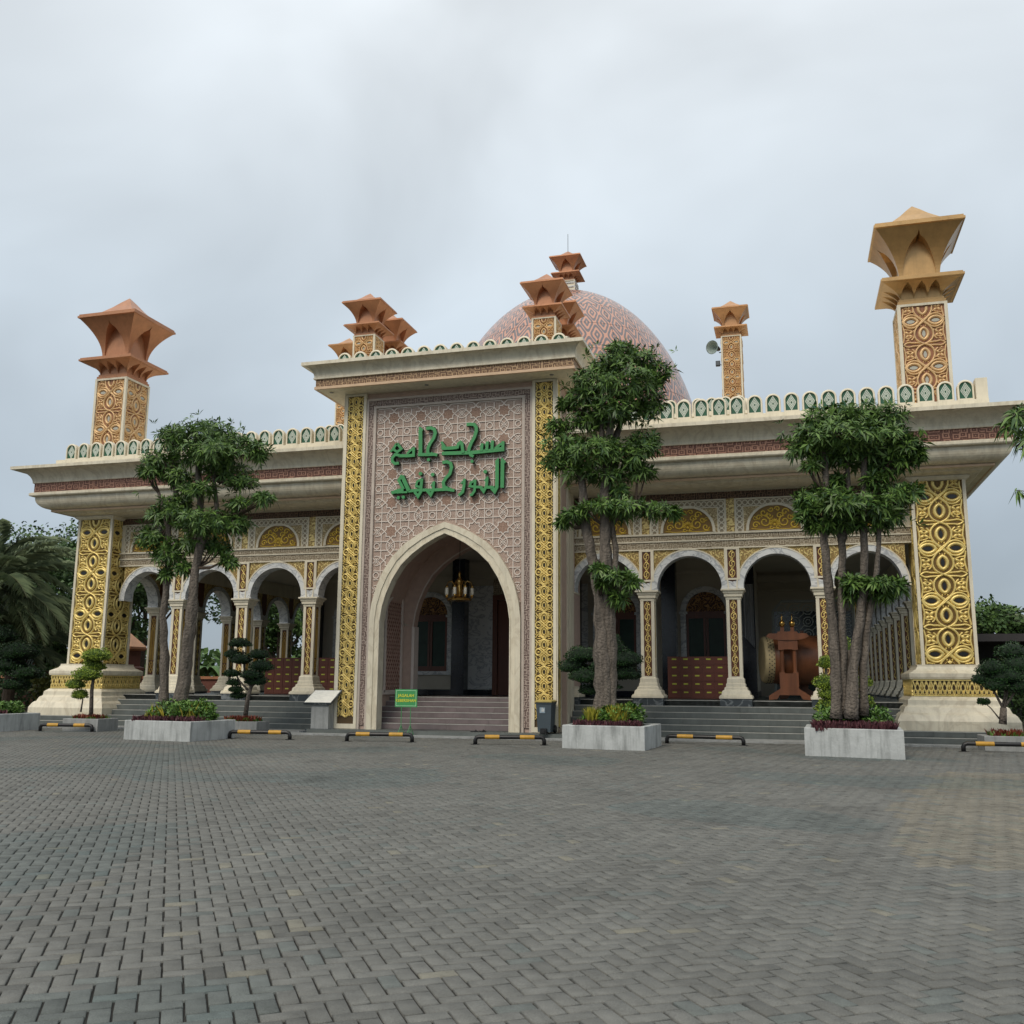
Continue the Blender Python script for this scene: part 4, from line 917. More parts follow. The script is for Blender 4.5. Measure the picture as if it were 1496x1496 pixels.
obj('landing', MB().box(XP-2.58, XP+2.58, 33.0, 36.5, 1.0, 1.155), STEPP, steps)
# ================================================================ GROUND AND PAVERS
gnd = struct(obj('ground', MB().box(-400, 400, -300, 600, -.4, -.06), mat('dry_earth', (.09,.08,.055), .9, vary=.3, vscale=.6, bump=.4, bscale=4)))
court = struct(obj('paved_court', MB().box(-50, 26, -6, 29.9, -.2, -.014), mat('joint_sand', (.016,.015,.012), .95, vary=.3, vscale=12)))
struct(obj('front_kerb', MB().box(-50, XP-4.4, 29.1, 29.62, -.05, .045).box(XP+4.1, 26, 29.1, 29.62, -.05, .045).box(XP-4.9,XP+4.6,28.0,28.44,-.05,.05), CONC2))
ang = math.radians(34.9); ca, sa = math.cos(ang), math.sin(ang)
a_ = .1125; L_ = .2225
ex, ey = np.array([ca, sa]), np.array([-sa, ca])
I, J = np.meshgrid(np.arange(-360, 361), np.arange(-200, 201), indexing='ij')
bx = (I*1+J*2)*a_; by = (I*1-J*2)*a_
def centres(ox, oy): X = bx+ox*a_; Y = by+oy*a_; return X*ex[0]+Y*ey[0]-6, X*ex[1]+Y*ey[1]+14
hx, hy = centres(1, .5); vx, vy = centres(.5, 2)
cx_ = np.concatenate([hx.ravel(), vx.ravel()]); cy_ = np.concatenate([hy.ravel(), vy.ravel()]); ty = np.concatenate([np.zeros(hx.size), np.ones(vx.size)])
# what the camera and a step to its side could see
fwd = np.array([fw.x, fw.y]); dep = cx_*fw.x+cy_*fw.y; lat = cx_*RT.x+cy_*RT.y
kp = (dep > 1.5) & (np.abs(lat) < .56*dep+2.2) & (cy_ < 29.05) & ~((cy_ > 27.95) & (cx_ > XP-4.95) & (cx_ < XP+4.65))
cx_, cy_, ty, dep = cx_[kp], cy_[kp], ty[kp], dep[kp]
order = np.argsort(dep+.4*np.abs(cx_*RT.x+cy_*RT.y)); cx_, cy_, ty, dep = cx_[order], cy_[order], ty[order], dep[order]
# paver colour: mostly grey, some teal-grey and tan stones, a tan patch at the right
from mathutils import noise as mnoise
def tints(xs, ys):
    t = np.empty((len(xs),4), np.float32)
    for i,(x,y) in enumerate(zip(xs,ys)):
        n1 = mnoise.noise((x*.35,y*.35,0)); n2 = mnoise.noise((x*1.1,y*1.1,5)); r = rng.random()
        v = .128*(1+.16*n1+.12*n2+.10*(rng.random()-.5)*2); c = np.array([v*1.0,v*1.01,v*.93])
        if r < .012: c = c*np.array([1.30,1.24,1.10])
        elif r < .08: c = c*np.array([.90,.98,1.0])
        elif r < .14: c = c*.8
        q = (x-.6)/2.2; s_ = (y-16.5)/5.0
        if x > .95+.4*n2+max(0,y-12.5)*.2 and 9.9 < y < 20.8 and rng.random() < .93: c = c*np.array([1.24,1.15,1.02])
        if n1 < -.22: c = c*np.array([.90,.985,1.01])
        t[i,:3] = c; t[i,3] = 1
    return t
pm = bpy.data.materials.new('paver_concrete'); pm.use_nodes = True; n = pm.node_tree.nodes; k = pm.node_tree.links; p = n['Principled BSDF']
tc = n.new('ShaderNodeTexCoord'); ge = n.new('ShaderNodeNewGeometry'); at_ = n.new('ShaderNodeAttribute'); at_.attribute_name = 'col'
nz = n.new('ShaderNodeTexNoise'); nz.inputs['Scale'].default_value = 190; nz.inputs['Detail'].default_value = 4; k.new(ge.outputs['Position'], nz.inputs[0])
n3 = n.new('ShaderNodeTexNoise'); n3.inputs['Scale'].default_value = 9; n3.inputs['Detail'].default_value = 5; k.new(ge.outputs['Position'], n3.inputs[0])
r1 = n.new('ShaderNodeMapRange'); r1.inputs[1].default_value=.3; r1.inputs[2].default_value=.7; r1.inputs[3].default_value = .66; r1.inputs[4].default_value = 1.34; k.new(nz.outputs[0], r1.inputs[0])
r2 = n.new('ShaderNodeMapRange'); r2.inputs[1].default_value=.3; r2.inputs[2].default_value=.7; r2.inputs[3].default_value = .86; r2.inputs[4].default_value = 1.14; k.new(n3.outputs[0], r2.inputs[0])
m1 = n.new('ShaderNodeVectorMath'); m1.operation = 'SCALE'; k.new(at_.outputs['Color'], m1.inputs[0]); k.new(r1.outputs[0], m1.inputs['Scale'])
m2 = n.new('ShaderNodeVectorMath'); m2.operation = 'SCALE'; k.new(m1.outputs[0], m2.inputs[0]); k.new(r2.outputs[0], m2.inputs['Scale'])
# soft broad stains and small dark spots on the paving
n4 = n.new('ShaderNodeTexNoise'); n4.inputs['Scale'].default_value = .55; n4.inputs['Detail'].default_value = 5; k.new(ge.outputs['Position'], n4.inputs[0])
r4 = n.new('ShaderNodeMapRange'); r4.inputs[1].default_value=.60; r4.inputs[2].default_value=.78; r4.inputs[3].default_value = 1; r4.inputs[4].default_value = .62; k.new(n4.outputs[0], r4.inputs[0])
m3 = n.new('ShaderNodeVectorMath'); m3.operation = 'SCALE'; k.new(m2.outputs[0], m3.inputs[0]); k.new(r4.outputs[0], m3.inputs['Scale'])
k.new(m3.outputs[0], p.inputs['Base Color']); p.inputs['Roughness'].default_value = .82; p.inputs['Specular IOR Level'].default_value = .3
bp = n.new('ShaderNodeBump'); bp.inputs['Strength'].default_value = .45; bp.inputs['Distance'].default_value = .004; k.new(nz.outputs[0], bp.inputs['Height']); k.new(bp.outputs[0], p.inputs['Normal'])
hw, hl, bv = .0505, .1065, .0045
unit = np.array([(-hl,-hw,-.03),(hl,-hw,-.03),(hl,hw,-.03),(-hl,hw,-.03),(-hl,-hw,-bv),(hl,-hw,-bv),(hl,hw,-bv),(-hl,hw,-bv),(-hl+bv,-hw+bv,0),(hl-bv,-hw+bv,0),(hl-bv,hw-bv,0),(-hl+bv,hw-bv,0)])
uf = np.array([(0,1,5,4),(1,2,6,5),(2,3,7,6),(3,0,4,7),(4,5,9,8),(5,6,10,9),(6,7,11,10),(7,4,8,11),(8,9,10,11)])
tt = tints(cx_, cy_); NP = len(cx_)
th = np.where(ty>0, ang+math.pi/2, ang)+rng.normal(0,.010,NP); zz = rng.normal(0,.0016,NP)+np.array([.004*mnoise.noise((x*.8,y*.8,9)) for x,y in zip(cx_,cy_)]); cx_ = cx_+rng.normal(0,.0016,NP); cy_ = cy_+rng.normal(0,.0016,NP)
tx_, ty_ = rng.normal(0,.010,NP), rng.normal(0,.010,NP)
# the nearest 300 pavers one by one, in eight shared colours
near = 300; bins = {}
for i in range(near):
    key = int(i*7919 % 12)
    if key not in bins:
        me = bpy.data.meshes.new('paver'); me.from_pydata(unit.tolist(), [], uf.tolist()); me.materials.append(pm)
        ca_ = me.color_attributes.new('col','FLOAT_COLOR','CORNER'); c = tt[i]; ca_.data.foreach_set('color', np.tile(c, len(me.loops)).astype(np.float32)); bins[key] = me
    o = bpy.data.objects.new('paver', bins[key]); COL.objects.link(o); o.parent = court
    o.location = (cx_[i], cy_[i], zz[i]); o.rotation_euler = (tx_[i], ty_[i], th[i])
s = slice(near, NP); n_ = NP-near
V = np.tile(unit, (n_,1,1)); V[:,:,2] += tx_[s,None]*V[:,:,1]+ty_[s,None]*V[:,:,0]
c_, s_ = np.cos(th[s])[:,None], np.sin(th[s])[:,None]
W = np.stack([V[:,:,0]*c_-V[:,:,1]*s_+cx_[s,None], V[:,:,0]*s_+V[:,:,1]*c_+cy_[s,None], V[:,:,2]+zz[s,None]], -1)
Fa = (uf[None]+12*np.arange(n_)[:,None,None]).reshape(-1,4)
def np_mesh(name, V, F, m, col=None, tint=None, smooth=False):
    me = bpy.data.meshes.new(name); V = V.reshape(-1,3); k_ = F.shape[1]
    me.vertices.add(len(V)); me.vertices.foreach_set('co', V.astype(np.float32).ravel())
    me.loops.add(F.size); me.loops.foreach_set('vertex_index', F.astype(np.int32).ravel())
    me.polygons.add(len(F)); me.polygons.foreach_set('loop_start', np.arange(0,F.size,k_,dtype=np.int32)); me.polygons.foreach_set('loop_total', np.full(len(F),k_,np.int32))
    me.materials.append(m); me.update(calc_edges=True)
    if col is not None: a = me.color_attributes.new('col','FLOAT_COLOR','CORNER'); a.data.foreach_set('color', np.repeat(col, F.size//len(col), axis=0).astype(np.float32).ravel())
    if tint is not None: a = me.attributes.new('tint','FLOAT','FACE'); a.data.foreach_set('value', tint.astype(np.float32))
    return me
pf = place('paver_field', np_mesh('paver_field', W, Fa, pm, col=tt[s]), court); stuff(pf)
# ================================================================ VEGETATION
LG = leafmat('tree_leaf', (.026,.068,.018), (.13,.225,.045)); LY = leafmat('lime_leaf', (.10,.17,.02), (.30,.38,.05)); LD = leafmat('dark_topiary_leaf', (.006,.024,.008), (.03,.075,.02))
LB = leafmat('background_leaf', (.03,.07,.02), (.10,.18,.045), .6); LP = leafmat('palm_leaf', (.085,.12,.065), (.19,.24,.125), .5); LR = leafmat('purple_leaf', (.04,.012,.018), (.16,.06,.07), .55); LBD = leafmat('deep_background_leaf', (.026,.06,.02), (.085,.155,.045), .6)
BARK = mat('grey_bark', (.145,.122,.10), .9, vary=.42, vscale=4, bump=1., bscale=16, streak=(3,3,.6), dirt=.8)
bb = [q for q in BARK.node_tree.nodes if q.type=='BUMP'][0]; bb.inputs['Distance'].default_value = .07
BARK2 = mat('brown_bark', (.07,.05,.035), .9, vary=.3, vscale=5, bump=.6, bscale=20)
def rosettes(C, D, n_leaf, ln, wd, droop=.2, lift=.3, var=.3):
    "whorls of lance-shaped leaves at points C with axes D"
    n = len(C); out = []; 
    D = D/np.linalg.norm(D,axis=1,keepdims=True); up = np.tile([0.,0.,1.],(n,1)); U = np.cross(D, up+rng.normal(0,.2,(n,3))); U /= np.linalg.norm(U,axis=1,keepdims=True)+1e-9; Vv = np.cross(D,U)
    for q in range(n_leaf):
        a = 2*math.pi*q/n_leaf+rng.normal(0,.25,n); l = ln*(1+var*rng.normal(0,1,n)).clip(.5,1.7)
        r = U*np.cos(a)[:,None]+Vv*np.sin(a)[:,None]
        d = r*.9+D*(lift+rng.normal(0,.2,n))[:,None]; d /= np.linalg.norm(d,axis=1,keepdims=True)
        sd = np.cross(d, D); sd /= np.linalg.norm(sd,axis=1,keepdims=True)+1e-9
        b = C+d*.02; m = b+d*(l*.5)[:,None]; t = b+d*l[:,None]; t[:,2] -= l*droop*(1+rng.random(n)*.6); m[:,2] -= l*droop*.22
        w_ = (wd*(l/ln))[:,None]; nrm = np.cross(sd,d)
        out.append(np.stack([b, m-sd*w_+nrm*w_*.35, m, m+sd*w_+nrm*w_*.35, t],1))
    V = np.concatenate(out).reshape(-1,5,3); k_ = len(V)
    f = np.array([(0,1,2),(0,2,3),(1,4,2),(2,4,3)]); F = (f[None]+5*np.arange(k_)[:,None,None]).reshape(-1,3)
    return V.reshape(-1,3), F, np.repeat(rng.random(k_), 4)
def join_np(parts):
    Vs, Fs, Ts = [], [], []; o = 0
    for V,F,T in parts: Vs.append(V); Fs.append(F+o); Ts.append(T); o += len(V)
    return np.concatenate(Vs), np.concatenate(Fs), np.concatenate(Ts)
def clump_pts(c, r, n, shell=.55, flat_bottom=.5):
    v = rng.normal(0,1,(n,3)); v /= np.linalg.norm(v,axis=1,keepdims=True); rad = shell+(1-shell)*rng.random(n)**.6
    lump = 1+.16*np.sin(v[:,0]*5+c[0]*3)*np.cos(v[:,2]*4+c[2]*5)+.1*np.sin(v[:,1]*7)
    p = v*rad[:,None]*lump[:,None]*np.array(r); p[:,2] = np.where(p[:,2]<0, p[:,2]*flat_bottom, p[:,2])
    ax = v*np.array([1,1,.7])+np.array([0,0,.55]); return p+np.array(c), ax
def trunk_obj(paths, parent, m=BARK, name='trunk', n=9):
    for P, R in paths:
        # resample and roughen
        pts = []; rad = []
        for k in range(len(P)-1):
            a, b = Vector(P[k]), Vector(P[k+1]); st = max(2,int((b-a).length/.22))
            for i in range(st): t = i/st; pts.append(a.lerp(b,t)+Vector((random.uniform(-1,1),random.uniform(-1,1),0))*.012); rad.append((R[k]*(1-t)+R[k+1]*t)*random.uniform(.90,1.1)*(1+.22*math.exp(-max(0,pts[-1].z-pts[0].z)/.22)))
        pts.append(Vector(P[-1])); rad.append(R[-1]); b = MB().tube(pts, rad, n)
        c0 = [Vector(v) for v in b.v]
        for i,v in enumerate(c0):
            k = i//n; d = v-pts[k]; s_ = 1+.13*math.sin(i%n*2.1+k*.25)+.06*math.sin(k*1.7+i); b.v[i] = tuple(pts[k]+d*s_)
        obj(name, b, m, parent, smooth=True)
def big_tree(label, base, Y, trunks, clumps, dens=95, group='tall multi-trunk trees in white planters', ln=.20, wd=.022, tr_=.8):
    t = thing('tree', label, 'tree', base, 0, group)
    trunk_obj([([Vector(at(x,y,Y+dy)) for x,y,dy in P], [q*tr_ for q in R]) for P,R in trunks], t)
    parts = []
    for x,y,rx,ry,dy in clumps:
        s_ = (Y+dy)/1423*1.03; c = at(x,y,Y+dy); rx, ry = max(6,rx-4)*random.uniform(.92,1.1), max(5,ry-4); r = (rx*s_, min(rx,1.25*ry+14)*s_*.95, ry*s_)
        n_ = int(dens*(rx*ry/900+.25)*1.12)+6
        C, D = clump_pts(tuple(c), r, n_, .35, .8); D += rng.normal(0,.45,D.shape); parts.append(rosettes(C, D, 8, ln, wd)); k3 = max(3,n_//5); C = np.array(tuple(c))+rng.normal(0,.62,(k3,3))*np.array(r); D = rng.normal(0,.6,(k3,3))+np.array([0,0,.7]); parts.append(rosettes(C, D, 7, ln*.95, wd, droop=.1, lift=.7))
        # twigs into the clump
    V,F,T = join_np(parts); place('crown', np_mesh('crown', V, F, LG, tint=T), t)
    tw = MB()
    for x,y,rx,ry,dy in clumps:
        c = at(x,y,Y+dy); s_ = (Y+dy)/1423
        bestp = None
        for P,R in trunks:
            for (x0,y0,d0) in P[1:]:
                q = at(x0,y0,Y+d0); dd = (q-c).length
                if q.z < c.z+.3 and (bestp is None or dd < bestp[0]): bestp = (dd,q)
        if bestp and bestp[0] < 3.5:
            q = bestp[1]
            for _ in range(3):
                e_ = c+Vector((random.uniform(-1,1)*rx*s_*.7, random.uniform(-1,1)*rx*s_*.6, random.uniform(-.3,.7)*ry*s_)); mid = q.lerp(e_,.5)+Vector((0,0,-.12))
                tw.tube([q,mid,e_],[.045,.03,.012],5)
    stuff(obj('branch', tw, BARK2, t))
    return t
"px clumps: x, y, rx, ry, depth offset"
big_tree('tree with two bare trunks and stacked crowns in the planter before the left wing', tuple(at(258,1024,24.9).xy)+(.5,), 24.9,
  [([(240,1030,.1),(240,960,.1),(238,900,.15),(246,830,.1),(246,770,.0),(232,720,.1)],[.17,.155,.13,.115,.10,.06]),
   ([(264,1030,0),(272,960,0),(280,890,0),(286,830,0),(297,780,0)],[.24,.21,.20,.16,.17]), ([(294,790,0),(292,720,0),(287,660,0),(285,628,0)],[.13,.115,.10,.05]),
   ([(296,788,.05),(318,758,.1),(312,700,.1),(318,655,.1)],[.12,.09,.07,.04]), ([(296,788,.1),(262,765,.3),(255,700,.3),(252,650,.2)],[.11,.09,.09,.04])],
  [(300,632,48,26,0),(340,650,42,28,.2),(255,640,34,24,0),(238,672,36,22,.2),(300,662,62,26,-.4),(375,660,22,20,0),(222,690,24,14,0),(330,690,46,20,.4),(290,715,40,13,-.3),(262,697,30,18,.2),(352,705,30,12,.3),(385,728,22,10,0),(350,735,22,10,.1),
   (250,752,40,26,.1),(300,765,44,28,-.3),(340,765,30,22,.2),(222,785,26,24,0),(280,795,50,18,.3),(245,812,26,20,0),(320,800,18,14,.3),(268,830,18,12,0),(335,820,16,12,.1),(242,838,10,12,0),(262,735,24,16,.3)])
big_tree('tree with thick fused trunks and pointed crown in the planter just right of the portal', tuple(at(885,1050,25.9).xy)+(.5,), 25.9,
  [([(882,1050,0),(882,1000,0),(880,930,0),(876,870,0),(868,830,.1),(856,770,.1),(852,715,.1),(846,680,.1)],[.33,.31,.29,.24,.19,.16,.15,.12]),
   ([(892,1040,.05),(893,960,.05),(888,880,.0),(885,830,0),(884,770,0),(885,710,0),(890,650,0),(893,600,0),(893,560,0)],[.22,.22,.20,.19,.17,.16,.15,.12,.05]),
   ([(898,860,0),(900,800,.1),(893,765,.1),(914,744,.1),(928,738,.1)],[.12,.10,.09,.05,.02]),([(878,660,.1),(880,610,.1),(868,570,.1)],[.12,.09,.04]),([(898,650,.3),(912,600,.3),(925,560,.3)],[.11,.08,.04])],
  [(905,510,22,12,0),(895,533,36,20,0),(935,527,32,20,.2),(960,545,22,22,.1),(870,556,36,26,0),(915,562,48,28,-.4),(855,580,32,20,.1),(948,590,26,30,.2),(828,590,16,10,.1),(895,600,46,26,-.2),(862,612,34,22,.3),
   (815,625,22,14,.2),(830,650,34,24,.2),(870,660,44,26,-.4),(915,665,38,28,0),(940,650,24,26,.2),(815,672,24,18,.1),(850,690,34,14,0),(935,690,24,14,.2),(890,698,34,16,.1),(905,718,14,8,0),
   (872,740,34,13,-.2),(915,740,40,13,-.3),(955,745,32,11,-.1),(985,748,10,6,0),(840,752,22,11,-.1),(822,762,9,7,0),(903,752,26,9,.2),(876,832,16,9,-.5),(900,842,24,8,-.5),(922,850,14,7,-.5),(905,872,16,14,-.2),(880,850,10,8,-.4)], dens=92)
big_tree('tree with five slender trunks and a flat-topped crown in the white planter at the right', tuple(at(1240,1045,24.6).xy)+(.5,), 24.6,
  [([(1222,1050,0),(1222,980,0),(1217,920,0),(1209,850,0),(1203,790,0),(1207,720,0),(1205,660,0),(1207,640,0)],[.16,.15,.14,.125,.115,.10,.09,.05]),
   ([(1232,1045,.1),(1232,960,.1),(1229,880,.1),(1230,800,.1),(1228,782,.1),(1218,772,.1),(1212,760,.1)],[.13,.12,.11,.105,.10,.06,.03]), ([(1230,790,.1),(1238,770,.1),(1243,750,.1),(1238,690,.1),(1236,640,.1)],[.10,.09,.07,.07,.04]),
   ([(1244,1050,-.05),(1247,980,-.05),(1256,910,0),(1262,850,0),(1262,790,0),(1262,700,0),(1264,650,0)],[.18,.16,.13,.12,.11,.095,.05]),
   ([(1262,1045,.15),(1262,970,.1),(1268,910,.1),(1278,850,.1),(1284,800,.1),(1284,740,.1),(1283,690,.1)],[.13,.12,.10,.08,.075,.06,.03]),
   ([(1250,1050,.25),(1242,990,.25),(1240,950,.2)],[.10,.10,.08])],
  [(1215,610,38,20,0),(1255,608,36,20,.2),(1295,610,32,20,.1),(1185,632,28,20,0),(1235,636,50,26,-.4),(1290,640,44,26,0),(1325,655,24,20,0),(1175,655,24,16,.2),(1265,665,50,22,.2),(1215,662,40,22,.3),(1318,675,22,12,.1),(1340,662,10,7,0),(1185,680,16,10,0),(1290,685,26,14,.3),
   (1222,702,16,10,.2),(1278,703,18,10,.0),(1190,728,28,20,.1),(1228,735,38,22,-.3),(1262,742,40,22,0),(1300,728,32,20,.1),(1330,718,18,12,0),(1180,752,18,12,0),(1215,765,30,14,.1),(1268,768,30,12,.2),(1300,752,20,14,.2),(1192,770,16,10,.1),(1175,740,14,10,0),
   (1246,850,15,10,-.1),(1285,852,22,9,-.2),(1310,856,14,8,-.1),(1244,866,13,9,.1),(1288,868,18,9,.1)], dens=100)
def leaf_cards(C, D, ln, wd, drop=.2):
    n = len(C); D = D/np.linalg.norm(D,axis=1,keepdims=True); r = rng.normal(0,1,(n,3)); U = np.cross(D,r); U /= np.linalg.norm(U,axis=1,keepdims=True)+1e-9
    l = ln*rng.uniform(.6,1.3,n)[:,None]; w_ = wd*rng.uniform(.7,1.2,n)[:,None]; d = D*.6+np.cross(U,D)*.5*rng.choice([-1,1],n)[:,None]; d /= np.linalg.norm(d,axis=1,keepdims=True)
    t = C+d*l; t[:,2] -= l[:,0]*drop; m = C+d*l*.5
    V = np.stack([C, m-U*w_, t, m+U*w_],1); F = np.array([(0,1,2,3)])[None]+4*np.arange(n)[:,None,None]
    return V.reshape(-1,3), F.reshape(-1,4), rng.random(n)
def pad_np(c, r, n, ln, wd, shell=.82, bottom=.45):
    C, D = clump_pts(c, r, n, shell, bottom); return leaf_cards(C, D, ln, wd, .05)
def blob_core(c, r, k=.9):
    b = MB(); prof = []
    for i in range(9):
        a = -math.pi/2+math.pi*i/8; z = math.sin(a); z = z*.5 if z < 0 else z; prof.append((max(.001,k*math.cos(a)), z*r[2]*k))
    return b.lathe([(p_*1.0,z) for p_,z in prof], 12)
def cloud_bonsai(label, base, Y, trunk, pads, leaf, group=None, cat='topiary', core=None, n0=900, ln=.05, name='cloud_pruned_shrub'):
    t = thing(name, label, cat, base, 0, group)
    for P,R in trunk: obj('trunk', MB().tube([at(x,y,Y+dy) for x,y,dy in P], R, 8), BARK, t, smooth=True)
    for x,y,rx,ry,dy in pads:
        s_ = (Y+dy)/1423*1.03; c = at(x,y,Y+dy); r = (rx*s_, rx*s_*.95, ry*s_)
        rx *= 1.12; ry *= 1.15; r = (rx*s_, rx*s_*.95, ry*s_); n_ = int(n0*(rx/28)**2*2.2)+350
        V,F,T = pad_np(tuple(c), r, n_, ln, ln*.36)
        p_ = place('leaf_pad', np_mesh('leaf_pad', V, F, leaf, tint=T), t)
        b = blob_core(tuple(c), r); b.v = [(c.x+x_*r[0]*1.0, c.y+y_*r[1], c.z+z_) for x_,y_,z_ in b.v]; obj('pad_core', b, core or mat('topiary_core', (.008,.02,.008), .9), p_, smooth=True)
    return t
def planter(label, x0, x1, y0, y1, h, m, group, wall=.14, pts=None, name='planter'):
    t = thing(name, label, 'planter', ((x0+x1)/2,(y0+y1)/2,0), 0, group)
    P = pts or [(x0,y0),(x1,y0),(x1,y1),(x0,y1)]
    c = Vector((sum(p[0] for p in P)/len(P), sum(p[1] for p in P)/len(P)))
    inn = []
    for k_,p_ in enumerate(P): 
        d = (c-Vector(p_)); inn.append(tuple(Vector(p_)+d.normalized()*wall*1.35))
    b = MB(); n = len(P)
    bvl = [tuple(Vector(p_)+(c-Vector(p_)).normalized()*.015) for p_ in P]
    for Q,z in ((P,-.02),(P,h-.015),(bvl,h),(inn,h),(inn,h-.1)): b.v += [(x,y,z) for x,y in Q]
    for k in range(4):
        for i in range(n): j = (i+1)%n; b.f.append((k*n+i,k*n+j,k*n+n+j,k*n+n+i))
    obj('planter_wall', b, m, t)
    s = MB(); s.v = [(x,y,h-.07) for x,y in inn]; s.f = [tuple(range(n))]; obj('soil', s, mat('dark_soil', (.03,.022,.015), .95, vary=.3, vscale=15, bump=.6), t)
    return t
def blades(x0, x1, y0, y1, z, n, h, wd, lean=.45):
    "upright leafy tufts"
    bx = rng.uniform(x0,x1,n); by = rng.uniform(y0,y1,n); hh = h*rng.uniform(.5,1.1,n); a = rng.uniform(0,2*math.pi,n); le = lean*rng.uniform(.2,1,n)
    d = np.stack([np.cos(a)*le, np.sin(a)*le, np.ones(n)],1); d /= np.linalg.norm(d,axis=1,keepdims=True); sd = np.stack([-np.sin(a), np.cos(a), np.zeros(n)],1)
    b = np.stack([bx,by,np.full(n,z)],1); m = b+d*(hh*.55)[:,None]; t = b+d*hh[:,None]*np.array([1.35,1.35,.92]); w_ = wd*rng.uniform(.7,1.3,n)[:,None]
    V = np.stack([b-sd*w_*.4, m-sd*w_, t, m+sd*w_, b+sd*w_*.4],1).reshape(-1,3); F = np.array([(0,1,2),(0,2,4),(4,2,3)])[None]+5*np.arange(n)[:,None,None]
    return V, F.reshape(-1,3), np.repeat(rng.random(n),3)
def mounds(x0, x1, y0, y1, z, n, h, ln):
    parts = []; k_ = max(3, n//260)
    for q in range(k_):
        c = (rng.uniform(x0+.12,x1-.12), rng.uniform(y0+.1,y1-.1), z+h*.42); r = rng.uniform(.16,.27); hh = h*rng.uniform(.45,.62)
        C, D = clump_pts(c, (r,r,hh), n//k_//3, .55, .9); parts.append(rosettes(C, D+np.array([0,0,.5]), 4, ln, ln*.2, .1, .8))
    return join_np(parts)
def bed(label, x0, x1, y0, y1, z, spec, group):
    o = None
    for nm, leaf, n, h, wd, (u0,u1,v0,v1) in spec:
        X0, X1, Y0, Y1 = x0+(x1-x0)*u0, x0+(x1-x0)*u1, y0+(y1-y0)*v0, y0+(y1-y0)*v1
        if nm in ('green_shrub',) and X1-X0 > .6 and n > 600: V,F,T = mounds(X0,X1,Y0,Y1,z,int(n*1.6),h*.95,.11)
        else: V,F,T = blades(X0,X1,Y0,Y1,z,n,h,wd)
        me = np_mesh(nm, V, F, leaf, tint=T)
        if o is None: o = place('planter_flowers', me, None); tag(o, label, 'plants', group); o['kind'] = 'stuff'
        else: place(nm, me, o)
    return o
WP = 'white planters of the tall trees'
planter('long white planter of the left tree with bluish stains', 0,0,0,0, .53, CONC, WP, pts=[(-18.15,23.98),(-15.78,23.62),(-15.62,25.6),(-18.0,26.0)])
planter('square white planter of the tree right of the portal with grey mould stains', 0,0,0,0, .58, CONC, WP, pts=[(-5.73,24.86),(-3.58,24.56),(-3.45,26.75),(-5.6,27.0)])
planter('clean white planter of the five-trunked tree at the right', 0,0,0,0, .64, CONC, WP, pts=[(.20,24.32),(2.33,23.82),(2.45,26.0),(.28,26.45)])
planter('white planter cut off by the left edge of the photograph', 0,0,0,0, .55, CONC, WP, pts=[(-27.2,25.9),(-24.35,25.5),(-24.2,27.6),(-27.2,28.0)])
LV = leafmat('bright_green_leaf', (.035,.10,.018), (.15,.27,.05)); LYF = leafmat('yellow_leaf', (.22,.26,.03), (.5,.42,.06))
FGR = 'flowering plants at the foot of the tall trees'
bed('bright green shrubs with purple edging under the left tree', -17.9,-15.85,23.95,25.6,.46, [('green_shrub',LV,3400,.62,.026,(.10,.92,.15,1)),('green_shrub',LV,1500,.42,.028,(.02,.98,.05,1)),('purple_edging',LR,1100,.24,.024,(0,1,0,.35)),('yellow_flowers',LYF,90,.62,.02,(.1,.9,.1,.6))], FGR)
bed('yellow and green grass with purple edging under the tree right of the portal', -5.45,-3.75,24.85,26.6,.51, [('green_shrub',LV,3000,.58,.022,(.38,.98,.2,1)),('yellow_shrub',LYF,420,.64,.022,(.52,.74,.15,.6)),('yellow_shrub',LYF,330,.56,.022,(.18,.30,.2,.6)),('green_shrub',LV,700,.34,.022,(.05,.4,.3,1)),('purple_edging',LR,1300,.24,.022,(0,1,0,.4))], FGR)
bed('low green and purple plants under the five-trunked tree', .42,2.2,24.2,25.9,.57, [('green_shrub',LV,3000,.55,.024,(.05,.95,.3,1)),('purple_edging',LR,2600,.27,.026,(0,1,0,.5))], FGR)
# small grey troughs with cloud-pruned shrubs by the steps
GT = 'grey troughs of the cloud-pruned shrubs'
planter('grey trough of the lime green shrub, left', -22.95,-21.6,27.2,28.2,.40, CONC2, GT, name='trough'); planter('grey trough of the dark cloud-pruned shrub left of the plaque', -17.95,-16.5,28.3,29.1,.36, CONC2, GT, name='trough')
planter('grey trough of the dark cloud-pruned shrub at the right edge', 4.65,6.6,27.9,28.95,.37, CONC2, GT, name='trough'); planter('grey trough behind the tree right of the portal', -6.6,-4.9,28.6,29.3,.36, CONC2, GT, name='trough'); planter('grey trough behind the five-trunked tree', .3,2.0,28.4,29.2,.36, CONC2, GT, name='trough')
CS = 'cloud-pruned shrubs in troughs'
cloud_bonsai('lime green shrub pruned into a spiral on twin stems at the left', (-22.3,27.7,.35), 27.7, [([(133,1048,0),(134,1010,0),(137,985,0)],[.07,.06,.04]),([(118,1040,.1),(121,1022,.1),(117,1012,.1)],[.03,.02,.02])],
  [(141,959,20,11,0),(139,975,15,9,.2),(128,987,20,12,-.1),(111,1001,13,9,-.1),(117,1016,11,9,0),(135,968,12,9,.3)], LY, CS, core=mat('lime_core', (.05,.09,.012), .9), ln=.055)
